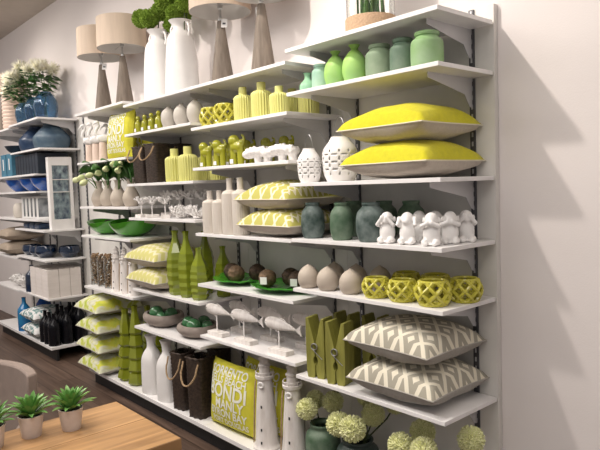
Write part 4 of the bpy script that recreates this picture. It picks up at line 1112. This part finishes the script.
for k, x in enumerate((-5.20, -5.02, -4.855)):
    o = M().box(-.078, .078, -.13, .13, 0, .06).build('folded_throw', 'navy', loc=(x, -.22, E6), smooth=True, bevel=.02); tag(o, 'folded navy throw under the picture frames, %s of three' % ['left', 'middle', 'right'][k], 'throw', 'folded navy throws')
t = thing('display_stand', 'white framed display stand with blue patterned tiles at the end of the blue bay', 'display stand', (-4.575, -.20, E6)); t.scale = (1, .78, 1)
m = M()
for a in ((-.145, -.105, 0, .70), (.105, .145, 0, .70), (-.105, .105, 0, .10), (-.105, .105, .62, .70), (-.105, .105, .36, .368), (-.105, .105, .48, .488)): m.box(-.02, .045, a[0], a[1], a[2], a[3])
m.build('stand_frame', 'white', t, smooth=False, bevel=.002)
M().box(.0, .012, -.105, .105, .10, .62).build('tile_panel', 'coaster', t, smooth=False)
M().box(.036, .039, -.105, .105, .10, .62).build('clear_front', 'clear', t, smooth=False)
def nbowl(x, y, s, l):
    r = .095; o = vessel([(.45*r, 0), (.6*r, .006), (.97*r, .045), (r, .075), (.93*r, .105), (.9*r, .11)], .006, 36).build('glazed_bowl', 'navyg', loc=(x, y, E7)); o.scale = (s, s, s); tag(o, l, 'bowl', 'navy glazed bowls')
nbowl(-5.26, -.28, 1, 'navy glazed bowl, leftmost above the white crates'); nbowl(-5.03, -.28, 1, 'navy glazed bowl, second from the left above the white crates'); nbowl(-4.82, -.28, 1.12, 'navy glazed bowl, third from the left above the white crates'); nbowl(-4.63, -.12, 1.05, 'navy glazed bowl, rear right above the white crates')
def crate(loc, label):
    t = thing('wooden_crate', label, 'crate', loc, 0, 'white wooden crates')
    w, d, h = .155, .325, .275
    for sx in (-1, 1):
        m = M()
        for k in range(3): m.box(sx*w/2-.006, sx*w/2+.006, -d/2+k*d/3+.002, -d/2+(k+1)*d/3-.002, 0, h)
        m.build('side_boards', 'crate', t, smooth=False)
    M().box(-w/2+.0065, w/2-.0065, -d/2, -d/2+.012, 0, h).build('front_board', 'crate', t, smooth=False); M().box(-w/2+.0065, w/2-.0065, d/2-.012, d/2, 0, h).build('rear_board', 'crate', t, smooth=False)
    M().box(-w/2+.0065, w/2-.0065, -d/2+.0125, d/2-.0125, 0, .012).build('bottom_board', 'crate', t, smooth=False)
    return t
cr = crate((-4.60, -.225, E8), 'white wooden crate at the end of the blue bay, rightmost of three'); dup(cr, (-4.772, -.225, E8), label='white wooden crate, middle of three'); dup(cr, (-4.944, -.225, E8), label='white wooden crate beside the navy bottle, leftmost of three')
def plain_bottle(w, h, m, name='bottle'):
    r = w/2; return vessel([(.9*r, 0), (r, .008), (r, .58*h), (.85*r, .68*h), (.4*r, .80*h), (.3*r, .86*h), (.3*r, .97*h), (.36*r, h)], .004, 28, k=2).build(name, m)
o = plain_bottle(.13, .27, 'navyg'); o.location = (-5.16, -.33, E8); tag(o, 'navy blue bottle left of the white crates', 'bottle')
bb = plain_bottle(.116, .31, 'black'); bb.location = (-4.58, -.332, BASE); tag(bb, 'black glass bottle at the front right corner of the black bottle group', 'bottle', 'black glass bottles')
n_ = 0
for j in range(3):
    for i in range(3):
        if i == 0 and j == 0: continue
        dup(bb, (-4.58-.122*i, -.332+.125*j, BASE), label='black glass bottle, %s row, %s from the right' % (['front', 'middle', 'back'][j], ORD[i]), scale=(1, 1, 1+.14*j))
o = plain_bottle(.14, .36, 'bteal'); o.location = (-5.52, -.32, BASE); tag(o, 'bright blue glass bottle left of the leaf-print pillows, in front', 'bottle', 'bright blue bottles')
remat(dup(o, (-5.50, -.12, BASE), label='cobalt blue glass bottle behind the leaf-print pillows', scale=1.15), 'blue')
def shell_cluster(loc, sd, label):
    o = coral_branch(sd, 9, .1, .02).build('white_shell', 'coral', loc=loc); return tag(o, label, 'shell', 'white shells at the left')
shell_cluster((-5.52, -.28, .619), 33, 'white spiky shell on the leftmost shelf, nearest the navy bottle'); shell_cluster((-5.75, -.27, .619), 34, 'white spiky shell at the left edge of the photo')
# stacked ring vase and cut lamp at far left
t = thing('ring_vase', 'white vase ringed like stacked discs at the left edge of the photo', 'vase', (-5.86, -.22, E1-.02))
prof = []
for k in range(11): prof += [(.09, .04*k), (.10, .04*k+.012), (.10, .04*k+.028), (.09, .04*k+.038)]
M().lathe(prof, 36, capt=True).build('body', 'sand', t)
dup(lp, (-6.20, -.205, E1-.02), R(40), 'beige drum lamp cut off by the left edge of the photo')

# ------------------------------------------------------------------ table, succulents, chair
t = thing('wooden_table', 'light oak plank table in the foreground', 'table', (-.703, -1.82, 0))
for k, (a, b) in enumerate(((-.263, .0), (.0, .263))): M().box(a+.0005, b-.0005, -.5, .5, .71, .75).build('tabletop_plank', 'oak', t, smooth=False, bevel=.002)
for x0, x1, y0, y1 in ((-.235, .235, -.47, -.448), (-.235, .235, .448, .47), (-.235, -.213, -.447, .447), (.213, .235, -.447, .447)): M().box(x0, x1, y0, y1, .62, .709).build('apron', 'oak', t, smooth=False)
for sx in (-1, 1):
    for sy in (-1, 1): M().box(sx*.195-.0165, sx*.195+.0165, sy*.43-.0165, sy*.43+.0165, 0, .709).build('leg', 'oak', t, smooth=False, bevel=.003)
def succulent(loc, label, rz, s=1):
    t = thing('potted_succulent', label, 'potted plant', loc, rz, 'potted succulents')
    po = vessel([(.030, 0), (.033, .003), (.038, .04), (.043, .075), (.044, .079)], .004, 36, k=2).build('pot', 'pot', t)
    M().lathe([(.001, .066), (.039, .066)], 28, capb=False).build('soil', 'soil', t)
    rnd = random.Random(5); m = M()
    for ring, (n, L, el, z0) in enumerate(((10, .088, .32, .07), (10, .088, .68, .072), (9, .085, 1.0, .075), (6, .075, 1.28, .078))):
        for k in range(n):
            a = PI2*k/n+ring*.4+rnd.uniform(-.1, .1); e = el+rnd.uniform(-.1, .1); l = L*rnd.uniform(.88, 1.08); v = []; st = 8
            for i in range(st):
                u = i/(st-1); r = l*u*cos(e)+.004; z = z0+l*u*sin(e)+.012*sin(pi*u*.9); w = .0105*sin(pi*(u*.86+.14))**.7 if u < 1 else .0004
                c = Vector((r*cos(a), r*sin(a), z)); sd = Vector((-sin(a), cos(a), 0))*w; upv = Vector((-cos(a)*sin(e), -sin(a)*sin(e), cos(e)))
                v += [c-sd+upv*w*.35, c-upv*w*.35, c+sd+upv*w*.35, c+upv*w*.1]
            f = []
            for i in range(st-1):
                for q in range(4): f.append((i*4+q, i*4+(q+1) % 4, (i+1)*4+(q+1) % 4, (i+1)*4+q))
            m.add(v, f)
    m.build('leaves', 'succ', t, ang=80)
    t.scale = (s, s, s); return t
su = succulent((-.812, -1.562, .75), 'green succulent in a pale pot, rightmost of three on the oak table', 0)
dup(su, (-.852, -1.69, .75), 1.0, 'green succulent in a pale pot, middle of three on the oak table'); dup(su, (-.848, -1.82, .75), 2.2, 'green succulent in a pale pot, cut off by the left edge of the photo')
t = thing('upholstered_chair', 'taupe upholstered chair standing behind the oak table', 'chair', (-1.40, -1.86, -.0), R(18))
M().box(-.23, .23, -.25, .20, .40, .49).build('seat', 'chair', t, bevel=.03)
m = M(); v = []; f = []; n = 14
for side in (0, 1):
    for j in range(8):
        for i in range(n):
            u = -1+2*i/(n-1); z = .30+.565*j/7; y = .235-.05*u*u+.04*(j/7)+(.05 if side else 0)
            v.append((u*(.235-.01*(j/7)**3), y, z-(.012*u**4 if j == 7 else 0)))
for side in (0, 1):
    for j in range(7):
        for i in range(n-1):
            a = side*8*n+j*n+i; q = (a, a+1, a+n+1, a+n); f.append(q if side == 0 else q[::-1])
for i in range(n-1):
    f.append((7*n+i, 7*n+i+1, 8*n+7*n+i+1, 8*n+7*n+i)); f.append((i+1, i, 8*n+i, 8*n+i+1))
for j in range(7):
    f.append((j*n, (j+1)*n, 8*n+(j+1)*n, 8*n+j*n)); f.append(((j+1)*n+n-1, j*n+n-1, 8*n+j*n+n-1, 8*n+(j+1)*n+n-1))
m.add(v, f).build('backrest', 'chair', t, bevel=.008)
for sx in (-1, 1):
    ar = [(.22, .72), (.10, .62), (-.12, .56), (-.2, .5), (-.2, .40), (.22, .40)]; k = len(ar)
    x0, x1 = (sx*.235, sx*.285)
    v = [(x0, y, z) for y, z in ar]+[(x1, y, z) for y, z in ar]
    M().add(v, [tuple(range(k)), tuple(range(2*k-1, k-1, -1))]+[(i, (i+1) % k, k+(i+1) % k, k+i) for i in range(k)]).build('armrest', 'chair', t, bevel=.015)
    for sy in (-1, 1): M().tube([(sx*.2, sy*.19, 0), (sx*.19, sy*.17, .405)], .014, 8, r2=.02).build('leg', 'darkwood', t)

# ------------------------------------------------------------------ light, world, camera
def spot(x, y, z, tx, ty, tz, e, ang=75, blend=.6, size=.035, col=(1, .915, .835)):
    d = bpy.data.lights.new('track_spot', 'SPOT'); d.energy = e; d.spot_size = R(ang); d.spot_blend = blend; d.shadow_soft_size = size; d.color = col
    o = bpy.data.objects.new('track_spot', d); COL.objects.link(o); o.location = (x, y, z)
    o.rotation_euler = (Vector((tx, ty, tz))-Vector((x, y, z))).to_track_quat('-Z', 'Y').to_euler(); return o
spot(-.87, -1.42, 3.52, -.15, -.1, 1.75, 140, 125, 1.0)
spot(-2.5, -1.5, 3.52, -2.0, -.1, 1.3, 75, 110, 1.0)
spot(-4.2, -1.5, 3.52, -3.4, -.1, 1.4, 85, 110, 1.0)
spot(-5.9, -1.5, 3.52, -5.2, -.1, 1.5, 100, 110, 1.0)
def area(loc, tgt, e, sx, sy, col):
    d = bpy.data.lights.new('ceiling_fill', 'AREA'); d.shape = 'RECTANGLE'; d.size = sx; d.size_y = sy; d.energy = e; d.color = col
    o = bpy.data.objects.new('ceiling_fill', d); COL.objects.link(o); o.location = loc
    o.rotation_euler = (Vector(tgt)-Vector(loc)).to_track_quat('-Z', 'Y').to_euler(); return o
area((-2.6, -2.2, 3.55), (-2.6, -1.6, 0), 270, 9, 1.6, (1, .94, .89))  # added soft fill, one broad area light standing in for many ceiling spots
w = bpy.data.worlds.new('room_ambience'); S.world = w; w.use_nodes = True
bg = w.node_tree.nodes['Background']; bg.inputs[0].default_value = (1, .95, .92, 1); bg.inputs[1].default_value = .40

cd = bpy.data.cameras.new('camera'); cam = bpy.data.objects.new('camera', cd); COL.objects.link(cam)
cd.sensor_fit = 'HORIZONTAL'; cd.sensor_width = 36; cd.lens = 603.73/600*36; cd.clip_start = .05
yaw, pitch, roll = R(48.6808), R(-3.73311), R(-1.92806)
fwd = Vector((-sin(yaw)*cos(pitch), cos(yaw)*cos(pitch), sin(pitch))); r = Vector((cos(yaw), sin(yaw), 0)); u = r.cross(fwd)
r2 = cos(roll)*r+sin(roll)*u; u2 = -sin(roll)*r+cos(roll)*u
mt = Matrix((r2, u2, -fwd)).transposed().to_4x4(); mt.translation = Vector((1.38775, -2.345, 1.61347)); cam.matrix_world = mt
S.camera = cam
S.view_settings.view_transform = 'Standard'; S.view_settings.look = 'None'; S.view_settings.gamma = 1
S.view_settings.use_curve_mapping = False; S.view_settings.exposure = 0.0
